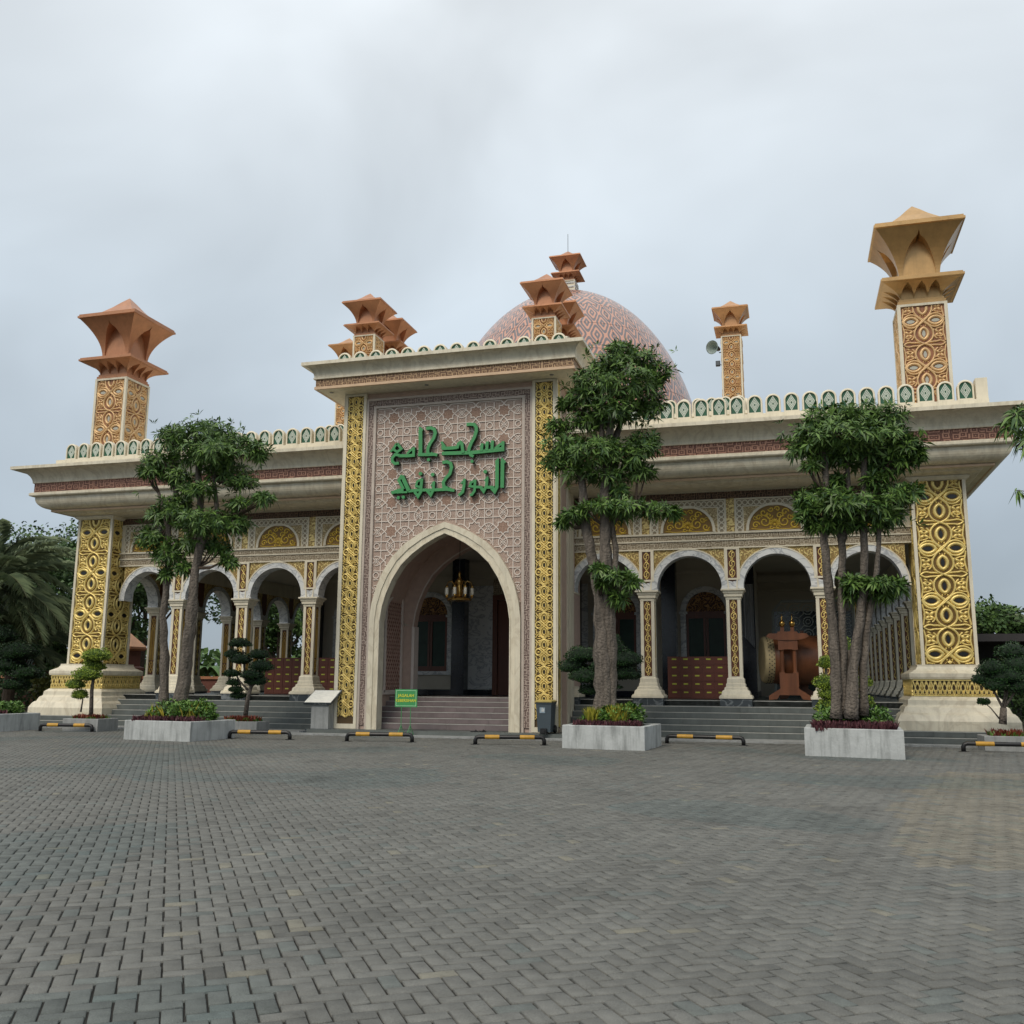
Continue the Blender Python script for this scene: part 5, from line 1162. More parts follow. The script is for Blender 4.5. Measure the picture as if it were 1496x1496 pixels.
cloud_bonsai('dark green cloud-pruned shrub with seven leaf pads left of the plaque', (-17.2,28.7,.3), 28.7, [([(358,1050,0),(362,1020,0),(367,1003,0),(358,990,0),(355,950,0)],[.08,.07,.06,.04,.03]),([(366,1005,0),(378,990,0),(385,975,0)],[.05,.03,.02]),([(362,1008,0),(350,995,0),(342,980,0)],[.04,.03,.02])],
  [(351,941,15,8,0),(340,957,11,8,0),(352,965,15,9,-.1),(379,958,14,8,.1),(382,975,17,10,0),(340,985,12,6,0),(367,987,15,8,-.2),(374,996,15,8,0),(342,998,10,6,0),(345,1008,10,6,0),(348,1017,10,6,.1)], LD, CS)
cloud_bonsai('dark green cloud-pruned shrub behind the tree right of the portal', (-5.7,28.9,.3), 28.9, [([(872,1055,0),(874,1010,0),(876,960,0)],[.08,.07,.05])],
  [(852,960,22,13,0),(838,976,20,12,.1),(858,990,24,12,-.1),(900,950,14,12,0),(912,966,22,13,0),(908,986,24,12,.1),(885,975,20,12,-.2),(862,1010,14,8,0),(897,938,10,10,0),(885,1003,18,8,0)], LD, CS)
cloud_bonsai('lime green shrub behind the five-trunked tree', (1.2,28.7,.3), 28.7, [([(1205,1050,0),(1208,1000,0),(1206,970,0)],[.06,.05,.03]),([(1264,1050,0),(1266,1010,0)],[.05,.03])],
  [(1206,970,9,9,0),(1207,1000,14,11,0),(1214,1015,15,11,0),(1212,1034,16,11,0),(1262,998,9,8,0),(1264,1026,10,9,0),(1240,960,8,20,.3)], LY, CS, core=MATS['lime_core'], ln=.055)
cloud_bonsai('dark green cloud-pruned shrub on pale splayed stems at the right edge', (5.3,28.3,.3), 28.3, [([(1465,1058,0),(1466,1034,0)],[.10,.08]),([(1466,1036,0),(1455,1015,0),(1440,990,0),(1432,975,0)],[.035,.03,.02,.012]),([(1467,1036,0),(1472,1010,0),(1475,985,0)],[.035,.025,.015]),([(1466,1036,0),(1482,1012,0),(1490,985,0)],[.035,.025,.015]),([(1464,1036,0),(1468,1012,0),(1463,985,0)],[.03,.02,.012]),([(1460,1050,0),(1448,1035,0),(1440,1028,0)],[.02,.015,.01])],
  [(1450,978,16,11,0),(1433,994,9,8,0),(1470,990,24,14,.1),(1488,975,20,16,.1),(1455,1003,14,8,-.1),(1490,1005,16,12,0),(1437,1026,6,4,0),(1478,955,18,12,.2)], LD, CS)
cloud_bonsai('dark round-headed topiary behind the planter at the left edge', (-33.4,36.4,.1), 36.4, [([(18,1010,0),(20,985,0),(22,960,0)],[.09,.07,.05]),([(18,990,0),(2,965,0)],[.05,.03])],
  [(28,955,30,17,0),(12,975,26,14,-.1),(40,985,24,12,0),(2,930,24,16,.2),(22,1002,22,9,-.1)], LD, CS, n0=700, ln=.08)
bed('low green plants in the planter cut off by the left edge', -27.0,-24.5,25.9,27.6,.49, [('green_shrub',LV,2600,.4,.026,(.05,.95,.1,1)),('purple_edging',LR,900,.22,.024,(0,1,0,.35))], FGR)
for x0,x1,y0,y1,lb in ((-22.75,-21.8,27.35,28.05,'red and green leaves at the foot of the lime green shrub'),(-17.75,-16.7,28.35,29.0,'red and green leaves at the foot of the shrub left of the plaque'),(4.85,6.4,28.0,28.8,'red and green leaves at the foot of the shrub at the right edge')):
    bed(lb, x0,x1,y0,y1,.31, [('green_shrub',LV,500,.2,.03,(0,1,0,1)),('red_leaves',leafmat('red_leaf',(.10,.02,.015),(.25,.06,.03)) if 'red_leaf' not in MATS else MATS['red_leaf'],420,.26,.03,(0,1,0,.8))], 'red leaved plants in the troughs')
# ---- background trees
def bg_tree(label, x, y, h, cr, leaf, n=5200, nm='broadleaf_tree', ln=.34, trunk=.22, grp='trees behind the mosque'):
    t = thing(nm, label, 'tree', (x,y,0), 0, grp)
    trunk_obj([([(x,y,0),(x+.2,y,h*.35),(x-.1,y+.1,h*.7)],[trunk,trunk*.8,trunk*.4])]+[([(x,y,h*.3),(x+cr*.5*math.cos(a),y+cr*.5*math.sin(a),h*.65)],[trunk*.5,trunk*.2]) for a in (.5,2.4,4.2)], t, BARK2, n=6)
    parts = []; k_ = 15
    for i in range(k_):
        a = random.uniform(0,6.28); rr = cr*random.uniform(.15,.75); zc = h*random.uniform(.42,.92); rad = cr*random.uniform(.28,.5)*(1.15-.5*abs(zc/h-.65))
        C, D = clump_pts((x+rr*math.cos(a), y+rr*math.sin(a), zc), (rad,rad,rad*.7), n//k_, .5, .6); parts.append(leaf_cards(C, D, ln, ln*.32))
    V,F,T = join_np(parts); place('crown', np_mesh('crown', V, F, leaf, tint=T), t); return t
random.seed(11)
BG = [(-47,52,11,5.5,LBD,'dense dark tree farthest left behind the palm'),(-43,58,12.5,6,LBD,'mid green tree standing left of the mosque behind the palm'),(-38.5,49,10.0,4.2,LBD,'dark tree beside the left corner pillar'),
 (-36,64,9.5,5,LB,'bushy tree seen through the first left arch'),(-33,72,9,5,LBD,'dark tree seen through the second left arch'),(-38,76,12,6,LB,'tall pale tree seen through the left arcade'),
 (-30,80,8,5,LB,'light green tree seen through the third left arch'),(-34,90,10,6,LBD,'distant dark tree seen through the third left arch'),(-42,46,6.2,2.8,LB,'small tree in front of the left fence'),
 (12,62,6.0,3.2,LB,'bushy tree behind the carport at the right'),(16,66,5.5,3.5,LBD,'dark tree at the right edge of the photograph')]
for x,y,h,c,l,lb in BG: bg_tree(lb, x, y, h, c, l, n=11000 if x < -35 else 6500, ln=.3)
def hedge(label, x0, x1, y0, y1, h, leaf, n, grp='hedges and bushes round the court', ln=.16):
    C = np.stack([rng.uniform(x0,x1,n), rng.uniform(y0,y1,n), h*rng.random(n)**.6*(1+.15*np.sin(rng.uniform(x0,x1,n)*3))],1)
    C[:,2] = h*rng.random(n)**.6*(.85+.2*np.sin(C[:,0]*2.3)+.1*np.sin(C[:,0]*5+C[:,1]))
    V,F,T = leaf_cards(C, rng.normal(0,1,(n,3))+np.array([0,-.3,.7]), ln, ln*.3); o = place('hedge', np_mesh('hedge', V, F, leaf, tint=T)); tag(o, label, 'hedge', grp); return o
hedge('yellowish green grassy bush beside the left pillar base', -34,-31.3,38,40,2.0, leafmat('olive_leaf',(.06,.08,.02),(.15,.16,.04)), 2600, ln=.3)
hedge('dark hedge below the palm at the left', -45,-34,41,43,2.1, LBD, 5000, ln=.2)
hedge('green hedge seen through the left arcade', -45,-29,70,72,3.2, LB, 8000, ln=.3)
hedge('dark hedge in front of the carport at the right', 7.2,14,46,49,2.6, LBD, 6000, ln=.2); hedge('tall green bush at the right edge', 9.6,15,41,44,3.5, LB, 7000, ln=.25)
def palm(label, x, y, h, nf, fl, droop, nm='date_palm', lean=0, grp='palms'):
    t = thing(nm, label, 'palm', (x,y,0), 0, grp)
    obj('trunk', MB().tube([(x,y,0),(x+lean*.4,y,h*.5),(x+lean,y,h)],[.3,.24,.22],10), BARK2, t)
    Vs, Fs = [], []; o = 0; rb = MB()
    for i in range(nf):
        a = 2*math.pi*i/nf*1.0+random.uniform(-.2,.2)+i*2.4; el = random.uniform(-.1,1.25); L = fl*random.uniform(.85,1.1); pts = []
        for k in range(13):
            s = k/12; e_ = el-droop*s*s; r = L*s*math.cos(el-droop*.4*s); z = L*(math.sin(el)*s-.5*droop*s*s)
            pts.append(Vector((x+lean+r*math.cos(a), y+r*math.sin(a), h+z)))
        rb.tube(pts, [.035*(1-k/14) for k in range(13)], 4)
        side = Vector((-math.sin(a), math.cos(a), 0))
        for k in range(58):
            s = .10+.90*k/58; q = s*12; i0 = min(11,int(q)); p_ = pts[i0].lerp(pts[i0+1], q-i0); d = (pts[i0+1]-pts[i0]).normalized(); ll = .66*math.sin(math.pi*min(1,s*.9+.12))**.6*L/3.2
            for sg in (-1,1):
                v = (d*(.9+random.uniform(-.2,.2))+side*sg*(.6+random.uniform(-.15,.15))+Vector((0,0,.35*random.uniform(-.2,1)))).normalized(); tp = p_+v*ll; tp.z -= ll*.3; w_ = d*.012
                Vs += [p_-w_, p_+w_, p_+v*ll*.5+w_*.9, tp]; Fs.append((o,o+1,o+2,o+3)); o += 4
    obj('frond_rib', rb, mat('palm_rib',(.10,.11,.05),.6), t)
    V = np.array([tuple(v) for v in Vs]); F = np.array(Fs); place('fronds', np_mesh('fronds', V, F, LP, tint=rng.random(len(F))), t)
palm('tall date palm with arching grey-green fronds left of the mosque', -36.0, 37.2, 6.0, 44, 5.2, 1.0)
palm('second date palm at the left edge with drooping dark fronds', -40.0, 41.5, 7.4, 40, 5.0, 1.15)
palm('low palm with dark fronds under the tall palm', -36.6, 39.5, 3.4, 34, 4.0, 1.2)
palm('small palm beyond the carport at the right', 10.5, 64, 4.6, 18, 2.6, 1.0, 'palm_tree'); palm('second small palm beyond the carport', 13.5, 60, 4.8, 18, 2.6, 1.0, 'palm_tree')
# banana-like plants seen through the left arcade
for i,(x,y,h) in enumerate(((-31.5,56,4.4),(-30.2,63,4.8),(-32.5,50,3.6))):
    t = thing('banana_plant', ['banana plant seen through the second left arch','banana plant seen through the third left arch','short banana plant beside the left fence'][i], 'banana plant', (x,y,0), 0, 'banana plants')
    obj('stem', MB().tube([(x,y,0),(x,y,h*.6)],[.14,.09],8), mat('banana_stem',(.12,.16,.05),.6), t)
    for q in range(9):
        a = q*2.4; L = h*.5; b = MB(); vs = []
        for k in range(7):
            s = k/6; r = L*s; z = h*.58+L*(1.1*s-1.25*s*s); w_ = .24*math.sin(math.pi*(s*.92+.05)); vs += [(x+r*math.cos(a)+w_*math.sin(a), y+r*math.sin(a)-w_*math.cos(a), z-.06),(x+r*math.cos(a), y+r*math.sin(a), z),(x+r*math.cos(a)-w_*math.sin(a), y+r*math.sin(a)+w_*math.cos(a), z-.06)]
        fs = []
        for k in range(6): fs += [(3*k,3*k+3,3*k+4,3*k+1),(3*k+1,3*k+4,3*k+5,3*k+2)]
        b.add(vs, fs); obj('large_leaf', b, mat('banana_leaf',(.07,.16,.03),.5,vary=.2), t)
# overhanging tree whose twigs enter at the right edge
t = thing('tree', 'tree outside the frame whose leafy twigs hang in at the right edge', 'tree', (7.2,16.5,0), 0)
trunk_obj([([(7.2,16.5,0),(7.1,16.5,3),(7.3,16.6,5.6)],[.2,.17,.1]),([(7.1,16.5,4.4),(5.4,15.6,5.35),tuple(at(1500,640,15)),tuple(at(1484,652,15))],[.08,.05,.02,.01]),([tuple(at(1530,660,15)),tuple(at(1490,613,15)),tuple(at(1478,622,15))],[.02,.012,.006]),
  ([(7.1,16.5,3.6),tuple(at(1560,730,15)),tuple(at(1496,718,15)),tuple(at(1482,716,15))],[.05,.02,.006,.004])], t, BARK2, n=6)
parts = []
for x,y,rx,ry,dn in ((1486,606,12,9,9),(1475,622,9,8,7),(1492,625,10,8,7),(1500,600,14,10,10),(1520,640,30,30,30)):
    s_ = 15/1423; C, D = clump_pts(tuple(at(x,y,15)), (rx*s_,rx*s_,ry*s_), dn, .3, .8); parts.append(rosettes(C, D, 7, .17, .018, .4))
C = np.array([tuple(at(1486,713,15)),tuple(at(1486,716,15))]); parts.append(rosettes(C, np.array([[0,-.4,-1.],[.2,-.2,-1.]]), 6, .11, .014, .5, lift=.9))
V,F,T = join_np(parts); place('crown', np_mesh('crown', V, F, LG, tint=T), t)
C, D = clump_pts((7.3,16.6,6.2), (1.9,1.9,1.3), 500, .3, .7); V,F,T = rosettes(C, D, 7, .2, .024); place('crown', np_mesh('crown', V, F, LG, tint=T), t)
# ================================================================ THINGS IN THE COURT
def wheel_stop(label, p0, p1):
    p0, p1 = Vector(p0), Vector(p1); c = (p0+p1)/2; d = p1-p0; L = d.length/2; rz = math.atan2(d.y,d.x)
    t = thing('wheel_stop', label, 'wheel stop', (c.x,c.y,0), rz, 'black and yellow wheel stops in a row before the steps')
    r = .055; h = .20; Q = [(-L,0,0),(-L,0,h-.08),(-L+.03,0,h-.02),(-L+.09,0,h),(L-.09,0,h),(L-.03,0,h-.02),(L,0,h-.08),(L,0,0)]
    obj('steel_tube', MB().tube(Q, r, 12), BLACK, t, (c.x,c.y,0), rz, smooth=True)
    for s in (-1,1):
        obj('yellow_band', MB().tube([(s*L*.30-.0,0,h),(s*L*.72,0,h)], r+.003, 14), YEL, t, (c.x,c.y,0), rz)
        obj('foot_plate', MB().box(s*L-.11,s*L+.11,-.09,.09,-.01,.012), BLACK, t, (c.x,c.y,0), rz)
for lb,a_p,b_p in (('wheel stop at the far left beside the white planter',(-23.5,26.85),(-21.72,27.1)),('wheel stop right of the long white planter of the left tree',(-15.6,25.3),(-13.82,25.55)),('wheel stop in front of the green sign',(-12.0,25.45),(-10.18,25.75)),
   ('wheel stop in front of the wheeled bin',(-8.25,25.45),(-6.45,25.85)),('wheel stop between the two right planters',(-3.45,27.95),(-1.36,27.75)),('wheel stop at the right edge',(4.05,27.3),(6.1,27.4))): wheel_stop(lb, (*a_p,0), (*b_p,0))
# wheeled bin
bx_, by_ = -7.08, 28.6; zb = .165
t = thing('wheeled_bin', 'grey-blue wheeled bin with a dull yellow lid at the right foot of the portal', 'bin', (bx_,by_,zb))
obj('bin_body', MB().rings([(bx_-.19,bx_+.19,by_-.24,by_+.24,zb+.05),(bx_-.23,bx_+.23,by_-.30,by_+.30,zb+.86),(bx_-.245,bx_+.245,by_-.32,by_+.32,zb+.87),(bx_-.245,bx_+.245,by_-.32,by_+.32,zb+.91)]), BIN, t)
obj('bin_lid', MB().rings([(bx_-.255,bx_+.255,by_-.35,by_+.32,zb+.912),(bx_-.255,bx_+.255,by_-.35,by_+.32,zb+.945),(bx_-.20,bx_+.20,by_-.26,by_+.24,zb+.98)]), mat('dull_yellow_lid', (.42,.33,.10), .5), t)
for s in (-1,1):
    w_ = MB().lathe([(.02,-.03),(.11,-.03),(.12,-.02),(.12,.02),(.11,.03),(.02,.03)],14); w_.v = [(z_,x_,y_) for x_,y_,z_ in w_.v]; obj('wheel', w_, BLACK, t, (bx_+s*.22,by_+.25,zb+.12))
obj('foot_pedal', MB().box(-.09,.09,-.36,-.26,.0,.16).box(-.05,.05,-.40,-.36,.03,.10), BLACK, t, (bx_,by_,zb))
obj('bin_sticker', MB().rings([(-.08,.08,-.308,-.29,.60),(-.08,.08,-.318,-.30,.76)]), mat('pale_sticker', (.28,.36,.42), .4), t, (bx_-.04,by_+.012,zb))
fig = MB(); fig.dome(0,.755,.02,.02,.006,n=8); fig.box(-.018,.018,-.006,0,.66,.73).box(.03,.06,-.006,0,.66,.75); obj('bin_sticker_print', fig, mat('sticker_white', (.6,.62,.62), .5), t, (bx_-.04,by_-.306,zb-.02))
# text helper
def text_mesh(s, size, ext=.004, off=0):
    cu = bpy.data.curves.new('lettering', 'FONT'); cu.body = s; cu.size = size; cu.extrude = ext; cu.align_x = 'CENTER'; cu.align_y = 'CENTER'; cu.offset = off; cu.resolution_u = 3
    o = bpy.data.objects.new('lettering', cu); COL.objects.link(o); dg = bpy.context.evaluated_depsgraph_get(); me = bpy.data.meshes.new_from_object(o.evaluated_get(dg)); COL.objects.unlink(o); bpy.data.objects.remove(o); return me
sx_, sy_ = at(593.5,1020,28.25).x, 28.25; zt = at(592,1007,28.25).z; zbm = at(592,1033,28.25).z
t = thing('notice_board', 'green notice board with yellow capitals JAGALAH KEBERSIHAN on two thin legs', 'sign', (sx_,sy_,.05))
wd = .36; zc = (zt+zbm)/2; hh = (zt-zbm)/2
obj('board', MB().box(-wd,wd,-.012,.012,zc-hh,zc+hh), GREEN, t, (sx_,sy_,0))
b = MB().box(-wd+.03,wd-.03,-.016,-.0125,zc+hh-.045,zc+hh-.03).box(-wd+.03,wd-.03,-.016,-.0125,zc-hh+.03,zc-hh+.045).box(-wd+.03,-wd+.045,-.0162,-.0125,zc-hh+.03,zc+hh-.03).box(wd-.045,wd-.03,-.0162,-.0125,zc-hh+.03,zc+hh-.03)
obj('board_border', b, mat('pale_green_line', (.35,.6,.38), .5), t, (sx_,sy_,0))
YT = mat('yellow_letters', (.62,.62,.05), .5)
for s_, z_, sz_, nm in (('JAGALAH', zc+.075, .125, 'lettering'),('KEBERSIHAN', zc-.075, .118, 'lettering')):
    me = text_mesh(s_, sz_, .003, .0022); me.materials.clear(); me.materials.append(YT); o = place(nm, me, t, (sx_,sy_,0)); o.matrix_basis = Matrix.Translation((sx_,sy_-.016,z_)) @ Matrix.Rotation(math.pi/2,4,'X')
for s in (-1,1):
    obj('leg', MB().tube([(s*.15,0,.06),(s*.15,0,zc-hh)],.011,6), GREEN, t, (sx_,sy_,0)); f = MB().tube([(s*.15,0,.34),(s*.15-.05,-.16,.05)],.01,5).tube([(s*.15,0,.34),(s*.15+.05,.16,.05)],.01,5).tube([(s*.15-.05,-.16,.055),(s*.15+.05,.16,.055)],.01,5); obj('foot_brace', f, GREEN, t, (sx_,sy_,0))
# plaque on a stone stand
px_, py_ = -14.45, 28.75
t = thing('inscription_plaque', 'sloping white marble plaque on a grey stone stand left of the portal', 'plaque', (px_,py_,.05))
obj('stand', MB().rings([(-.32,.28,-.12,.25,.05),(-.32,.28,-.12,.25,.95)]), CONC2, t, (px_,py_,0))
obj('stand_foot', MB().box(-.62,.60,-.28,.34,.0,.10).box(-.48,.48,-.2,.3,.102,.17), BLACKM, t, (px_,py_,0))
pl = MB(); pl.add([(-.56,-.22,.97),(.40,-.22,.97),(.56,.22,1.37),(-.38,.22,1.37),(-.56,-.19,.91),(.40,-.19,.91),(.56,.25,1.31),(-.38,.25,1.31)],[(0,1,2,3),(7,6,5,4),(0,4,5,1),(1,5,6,2),(2,6,7,3),(3,7,4,0)])
obj('plaque_back', pl, BLACKM, t, (px_,py_,0))
sh = MB(); sh.add([(-.535,-.212,.985),(.385,-.212,.985),(.525,.20,1.360),(-.365,.20,1.360)],[(0,1,2,3)]); obj('marble_tablet', sh, mat('engraved_marble', (.78,.76,.68), .6, vary=.12, vscale=14, streak=(.5,2.5,1)), t, (px_,py_,0))
# pair of sandals
t = thing('sandals', 'pair of black sandals left on the portal slab', 'sandals', (-9.2,28.75,.16), .3)
for q in (0,1):
    o_ = [(.13*math.cos(u)*(1 if math.cos(u)>0 else .95), (.048+.008*math.cos(u))*math.sin(u)) for u in [2*math.pi*i/14 for i in range(14)]]
    b = MB(); n = 14; b.v = [(x,y,0) for x,y in o_]+[(x,y,.022) for x,y in o_]; b.f = [tuple(range(13,-1,-1)),tuple(range(14,28))]+[(i,(i+1)%n,n+(i+1)%n,n+i) for i in range(n)]
    sn = obj('sandal', b, BLACK, t, (-9.35+q*.22,28.75+q*.12,.163), .4-q*.7); a_ = (-9.35+q*.22,28.75+q*.12,.163)
    obj('strap', MB().tube([(.06,-.045,.02),(.05,0,.055),(.06,.045,.02)],.011,5).tube([(.02,-.045,.02),(.03,0,.06),(.02,.045,.02)],.011,5), BLACK, sn, a_, .4-q*.7)
# chandelier in the portal passage
cx0, cy0 = -10.68, 31.0
t = thing('chandelier', 'gilt chandelier with milky glass lamps hanging in the portal arch', 'chandelier', (cx0,cy0,4.3))
BR = mat('polished_brass', (.50,.31,.09), .25, .9); MG = mat('milky_glass', (.62,.58,.48), .25)
obj('chain', MB().tube([(0,0,5.3),(0,0,6.4)],.012,5), BLACK, t, (cx0,cy0,0))
obj('lamp_column', MB().lathe([(.01,5.34),(.05,5.25),(.03,5.15),(.09,5.05),(.12,4.95),(.06,4.88),(.10,4.80),(.10,4.45),(.05,4.4)],12), BR, t, (cx0,cy0,0), smooth=True)
obj('lower_ring', MB().lathe([(.20,4.32),(.40,4.34),(.42,4.38),(.38,4.42),(.22,4.42),(.18,4.36)],24), BR, t, (cx0,cy0,0))
for q in range(8):
    a = q*math.pi/4; c_, s_ = math.cos(a), math.sin(a); ar = MB().tube([(.1*c_,.1*s_,4.5),(.16*c_,.16*s_,4.85),(.28*c_,.28*s_,5.0),(.42*c_,.42*s_,4.95),(.46*c_,.46*s_,4.82)],.013,6); an = obj('arm', ar, BR, t, (cx0,cy0,0))
    obj('glass_lamp', MB().lathe([(.02,.30),(.055,.27),(.06,.05),(.03,.0)],10), MG, an, (cx0+.46*c_,cy0+.46*s_,4.50), smooth=True)
    obj('lamp_cap', MB().lathe([(.07,.26),(.04,.31),(.015,.36)],10), BR, an, (cx0+.46*c_,cy0+.46*s_,4.50), smooth=True)
    obj('lamp_cup', MB().lathe([(.015,-.07),(.04,-.02),(.05,.02)],10), BR, an, (cx0+.46*c_,cy0+.46*s_,4.50), smooth=True)
# great drum on its stand
dx0, dy0, dz0, dr = -1.0, 34.6, 2.47, .80
t = thing('great_drum', 'huge wooden drum lying on its side with a pale studded skin, behind the right arcade', 'drum', (.3,34.7,1.13), math.radians(10))
def alongx(b): b.v = [(z_,x_,y_) for x_,y_,z_ in b.v]; return b
T0 = (dx0, dy0, dz0); rr_ = math.radians(11)
obj('drum_body', alongx(MB().lathe([(dr*.96,.10),(dr*1.02,.6),(dr*1.05,1.2),(dr*1.02,1.9),(dr*.96,2.45)],32)), TEAK, t, T0, rr_, smooth=True)
obj('drum_skin', alongx(MB().lathe([(.02,.0),(dr*.9,.0),(dr*.955,.03),(dr*.99,.10),(dr*.99,.32),(dr*.965,.33)],32)), mat('drum_skin', (.50,.40,.22), .6, vary=.1), t, T0, rr_)
st = MB()
for row,zx in enumerate((.13,.21,.29)):
    for i in range(36): a = 2*math.pi*(i+.5*(row%2))/36; st.tube([(zx,dr*.985*math.cos(a),dr*.985*math.sin(a)),(zx,dr*1.01*math.cos(a),dr*1.01*math.sin(a))],.02,5)
obj('stud', st, BLACK, t, T0, rr_)
t = thing('drum_stand', 'carved wooden drum stand with twin posts and two brass finials, before the great drum', 'stand', (-.12,33.6,1.13))
def stand_frame(y):
    f = MB(); f.prism([(-.66,1.14),(-.40,1.17),(-.32,1.30),(.32,1.30),(.40,1.17),(.66,1.14),(.66,1.27),(.50,1.38),(.30,1.50),(.28,1.56),(-.28,1.56),(-.30,1.50),(-.50,1.38),(-.66,1.27)], -.12, .12)
    f.prism([(-.28,1.56),(.28,1.56),(.26,2.0),(-.26,2.0)], -.075, .09); f.box(-.30,-.12,-.1,.1,1.56,2.03).box(.12,.30,-.1,.1,1.56,2.03)
    lo_ = f; f = MB(); f.prism([(-.68,3.20),(-.52,3.12),(-.28,3.08),(.28,3.08),(.52,3.12),(.68,3.20),(.60,3.30),(.34,3.30),(.30,3.36),(-.30,3.36),(-.34,3.30),(-.60,3.30)], -.13, .13)
    f.box(-.30,.30,-.085,.085,2.78,3.08).box(-.31,-.13,-.1,.1,2.76,3.07).box(.13,.31,-.1,.1,2.76,3.07).box(-.22,-.10,-.07,.07,3.36,3.50).box(.10,.22,-.07,.07,3.36,3.50)
    return lo_, f
for nm_, yy_, xx_ in (('front', 33.6, -.12), ('rear', 35.7, .2)):
    lo_, hi_ = stand_frame(0)
    obj(nm_+'_foot_frame', lo_, TEAK, t, (xx_,yy_,0)); obj(nm_+'_head_frame', hi_, TEAK, t, (xx_,yy_,0))
for s in (-1,1):
    obj('post', MB().lathe([(.075,2.0),(.065,2.1),(.07,2.4),(.065,2.7),(.08,2.78)],12), TEAK, t, (-.12+s*.2,33.6,0))
    obj('brass_finial', MB().lathe([(.03,3.5),(.085,3.56),(.10,3.62),(.085,3.69),(.03,3.73),(.015,3.80),(.01,3.95)],12), BR, t, (-.12+s*.16,33.6,0), smooth=True)
obj('lower_rail', MB().box(-.16,.16,.1,2.1,1.36,1.5), TEAK, t, (-.05,33.6,0))
# shoe lockers
YL = mat('yellow_label', (.42,.46,.05), .5); LK = mat('locker_red_brown', (.115,.032,.018), .45, vary=.12)
def locker(label, x0, x1, y, cols):
    t = thing('shoe_locker', label, 'locker', ((x0+x1)/2,y,FL), 0, 'shoe lockers with yellow labels')
    obj('carcass', MB().box(x0,x1,y,y+.4,FL+.01,2.56), LK, t); dm_ = None; cw = (x1-x0-.06)/cols; rh = .278
    for i in range(cols):
        for j in range(5):
            X, Z = x0+.03+cw*(i+.5), 1.17+rh*(j+.5)
            if dm_ is None: dm_ = MB().rings([(-cw/2+.008,cw/2-.008,-.016,-.001,-rh/2+.008),(-cw/2+.008,cw/2-.008,-.016,-.001,rh/2-.008)]).mesh('locker_door', LK); lm = MB().box(-.075,.075,-.0215,-.0165,.03,.075).mesh('number_label', YL)
            d_ = place('locker_door', dm_, t, (X,y,Z)); place('number_label', lm, d_, (X,y,Z))
locker('red-brown shoe locker between the two columns right of the portal', -4.12, -1.75, 34.0, 6); locker('red-brown shoe locker inside the left wing behind the dark shrub', -20.15, -17.0, 35.0, 8)
t = thing('box_stack', 'two grey plastic boxes and a blue one stacked beside the left of the portal', 'boxes', (-16.15,34.0,FL))
for i,(z0,z1,m_) in enumerate(((FL+.01,1.55,mat('grey_plastic',(.13,.15,.16),.5)),(1.56,1.98,MATS['grey_plastic']),(1.99,2.25,mat('blue_plastic',(.03,.045,.09),.5)))): obj('plastic_box', MB().bbox(-16.45+.02*i,-15.9,33.8,34.3,z0,z1,.02), m_, t)
t = thing('curtain', 'pale grey curtain gathered beside the dark pillar behind the drum', 'curtain', (-1.45,35.9,5))
b = MB(); P = [(-1.62+.36*i/16, .05*math.sin(i*1.9)) for i in range(17)]
for i in range(16): (x0,y0),(x1,y1) = P[i],P[i+1]; lo = 2.9+1.5*abs(1-i/16)*.5; b.add([(x0,36+y0,5.2),(x1,36+y1,5.2),(x1,36+y1,3.3-.4*i/16),(x0,36+y0,3.3-.4*i/16+.02)],[(0,1,2,3)])
obj('drape', b, mat('pale_cloth', (.36,.37,.38), .8), t)
# loudspeaker and floodlight on the rear right minaret
t = thing('horn_loudspeaker', 'grey horn loudspeaker fixed to the left of the far right minaret', 'loudspeaker', (-2.42,39.2,15.3))
h_ = MB().lathe([(.04,0),(.07,.1),(.12,.22),(.20,.34),(.27,.40),(.285,.41),(.24,.38),(.10,.2),(.03,.12)],20); R = Matrix.Rotation(math.radians(100),4,'X'); 
h_.v = [tuple(Matrix.Rotation(math.radians(-28),4,'Z') @ R @ Vector(v)) for v in h_.v]; obj('horn', h_, mat('grey_horn', (.22,.27,.25), .4), t, (-2.45,39.35,15.35), smooth=True)
obj('driver', MB().tube([(-2.45,39.35,15.35),(-2.42,39.55,15.36)],.09,10), BLACK, t); obj('bracket', MB().tube([(-2.4,39.5,15.2),(-2.2,39.5,15.2)],.02,6), BLACK, t)
t = thing('floodlight', 'small black floodlight below the horn loudspeaker', 'floodlight', (-2.4,39.2,14.6)); obj('housing', MB().bbox(-2.52,-2.34,39.1,39.22,14.5,14.72,.01), BLACK, t); obj('arm', MB().tube([(-2.4,39.2,14.6),(-2.2,39.45,14.6)],.015,5), BLACK, t); obj('lens', MB().box(-2.50,-2.36,39.085,39.098,14.53,14.69), mat('lens_glass',(.1,.11,.12),.1), t)
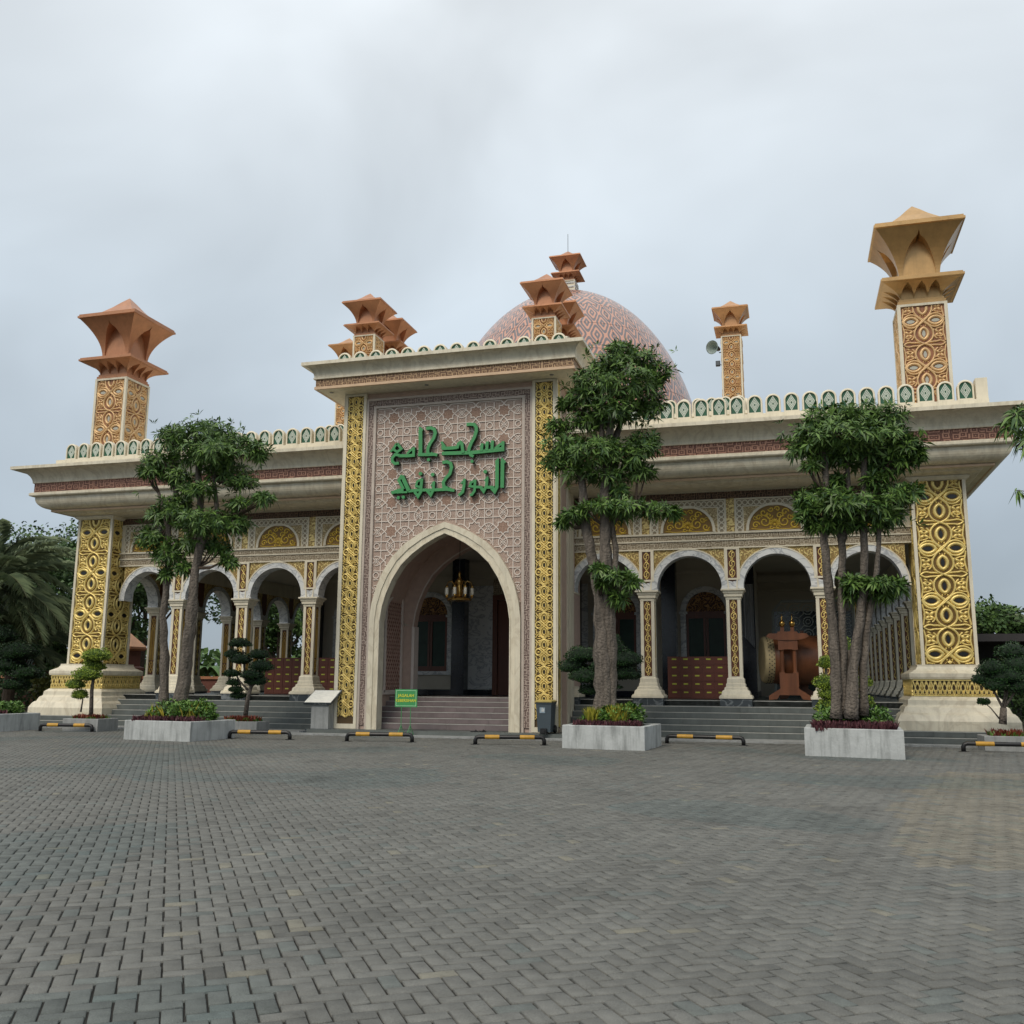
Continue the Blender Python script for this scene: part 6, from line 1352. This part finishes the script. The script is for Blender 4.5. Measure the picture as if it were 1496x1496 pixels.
# ---- carport, fence and gate posts in the background
t = thing('carport', 'dark flat-roofed carport beyond the right corner of the mosque', 'carport', (10,52,0))
obj('roof', MB().box(6.6,17,50,54,3.7,4.05), mat('dark_roof', (.03,.026,.026), .6), t)
for x in (7,11.5,16): obj('post', MB().tube([(x,50.4,0),(x,50.4,3.7)],.08,6), BLACK, t)
obj('rear_wall', MB().box(6.6,17,53.8,54,0,3.7), mat('dark_wall', (.03,.03,.03), .8), t)
FT = mat('terracotta_paint', (.36,.16,.08), .6, vary=.15); FR = mat('fence_red', (.14,.05,.035), .7)
def gatepost(label, x, y, h, s=1.):
    t = thing('fence_pillar', label, 'fence pillar', (x,y,0), 0, 'fence pillars with orange pyramid caps')
    obj('shaft', MB().sq(x,y,[(.5*s,0),(.5*s,h*.55),(.56*s,h*.55),(.56*s,h*.58),(.42*s,h*.60),(.42*s,h*.8)]), FR, t)
    obj('ledge', MB().sq(x,y,[(.5*s,h*.8),(.62*s,h*.82),(.62*s,h*.84),(.5*s,h*.85)]), FT, t)
    obj('pyramid_cap', MB().sq(x,y,[(.60*s,h*.85),(.45*s,h*.9),(.01,h*1.05)]), mat('orange_cap', (.50,.26,.13), .5), t)
p1 = at(57,955,47); gatepost('fence pillar with a pointed orange cap under the palm at the left', p1.x, 47, p1.z/1.0, 1.)
p2 = at(188,924,44); gatepost('taller fence pillar with a tiled cap seen beside the left corner pillar', p2.x, 44, p2.z/1.04, 1.15)
t = thing('fence_wall', 'low dark red fence wall behind the hedge at the left', 'wall', (-45,48,0)); obj('wall_panel', MB().box(-62,-30,47.6,47.9,0,1.75), FR, t); obj('coping', MB().box(-62,-30,47.5,48.0,1.752,1.9), FT, t)
far = stuff(place('distant_treeline', (lambda C: np_mesh('distant_treeline', *(lambda r: (r[0],r[1]))(leaf_cards(C, rng.normal(0,1,(len(C),3))+np.array([0,-.5,.6]), 1.3, .4)), LB, tint=rng.random(len(C))))(np.stack([rng.uniform(-140,90,14000), rng.uniform(115,125,14000), 5.5*rng.random(14000)**.7],1))))
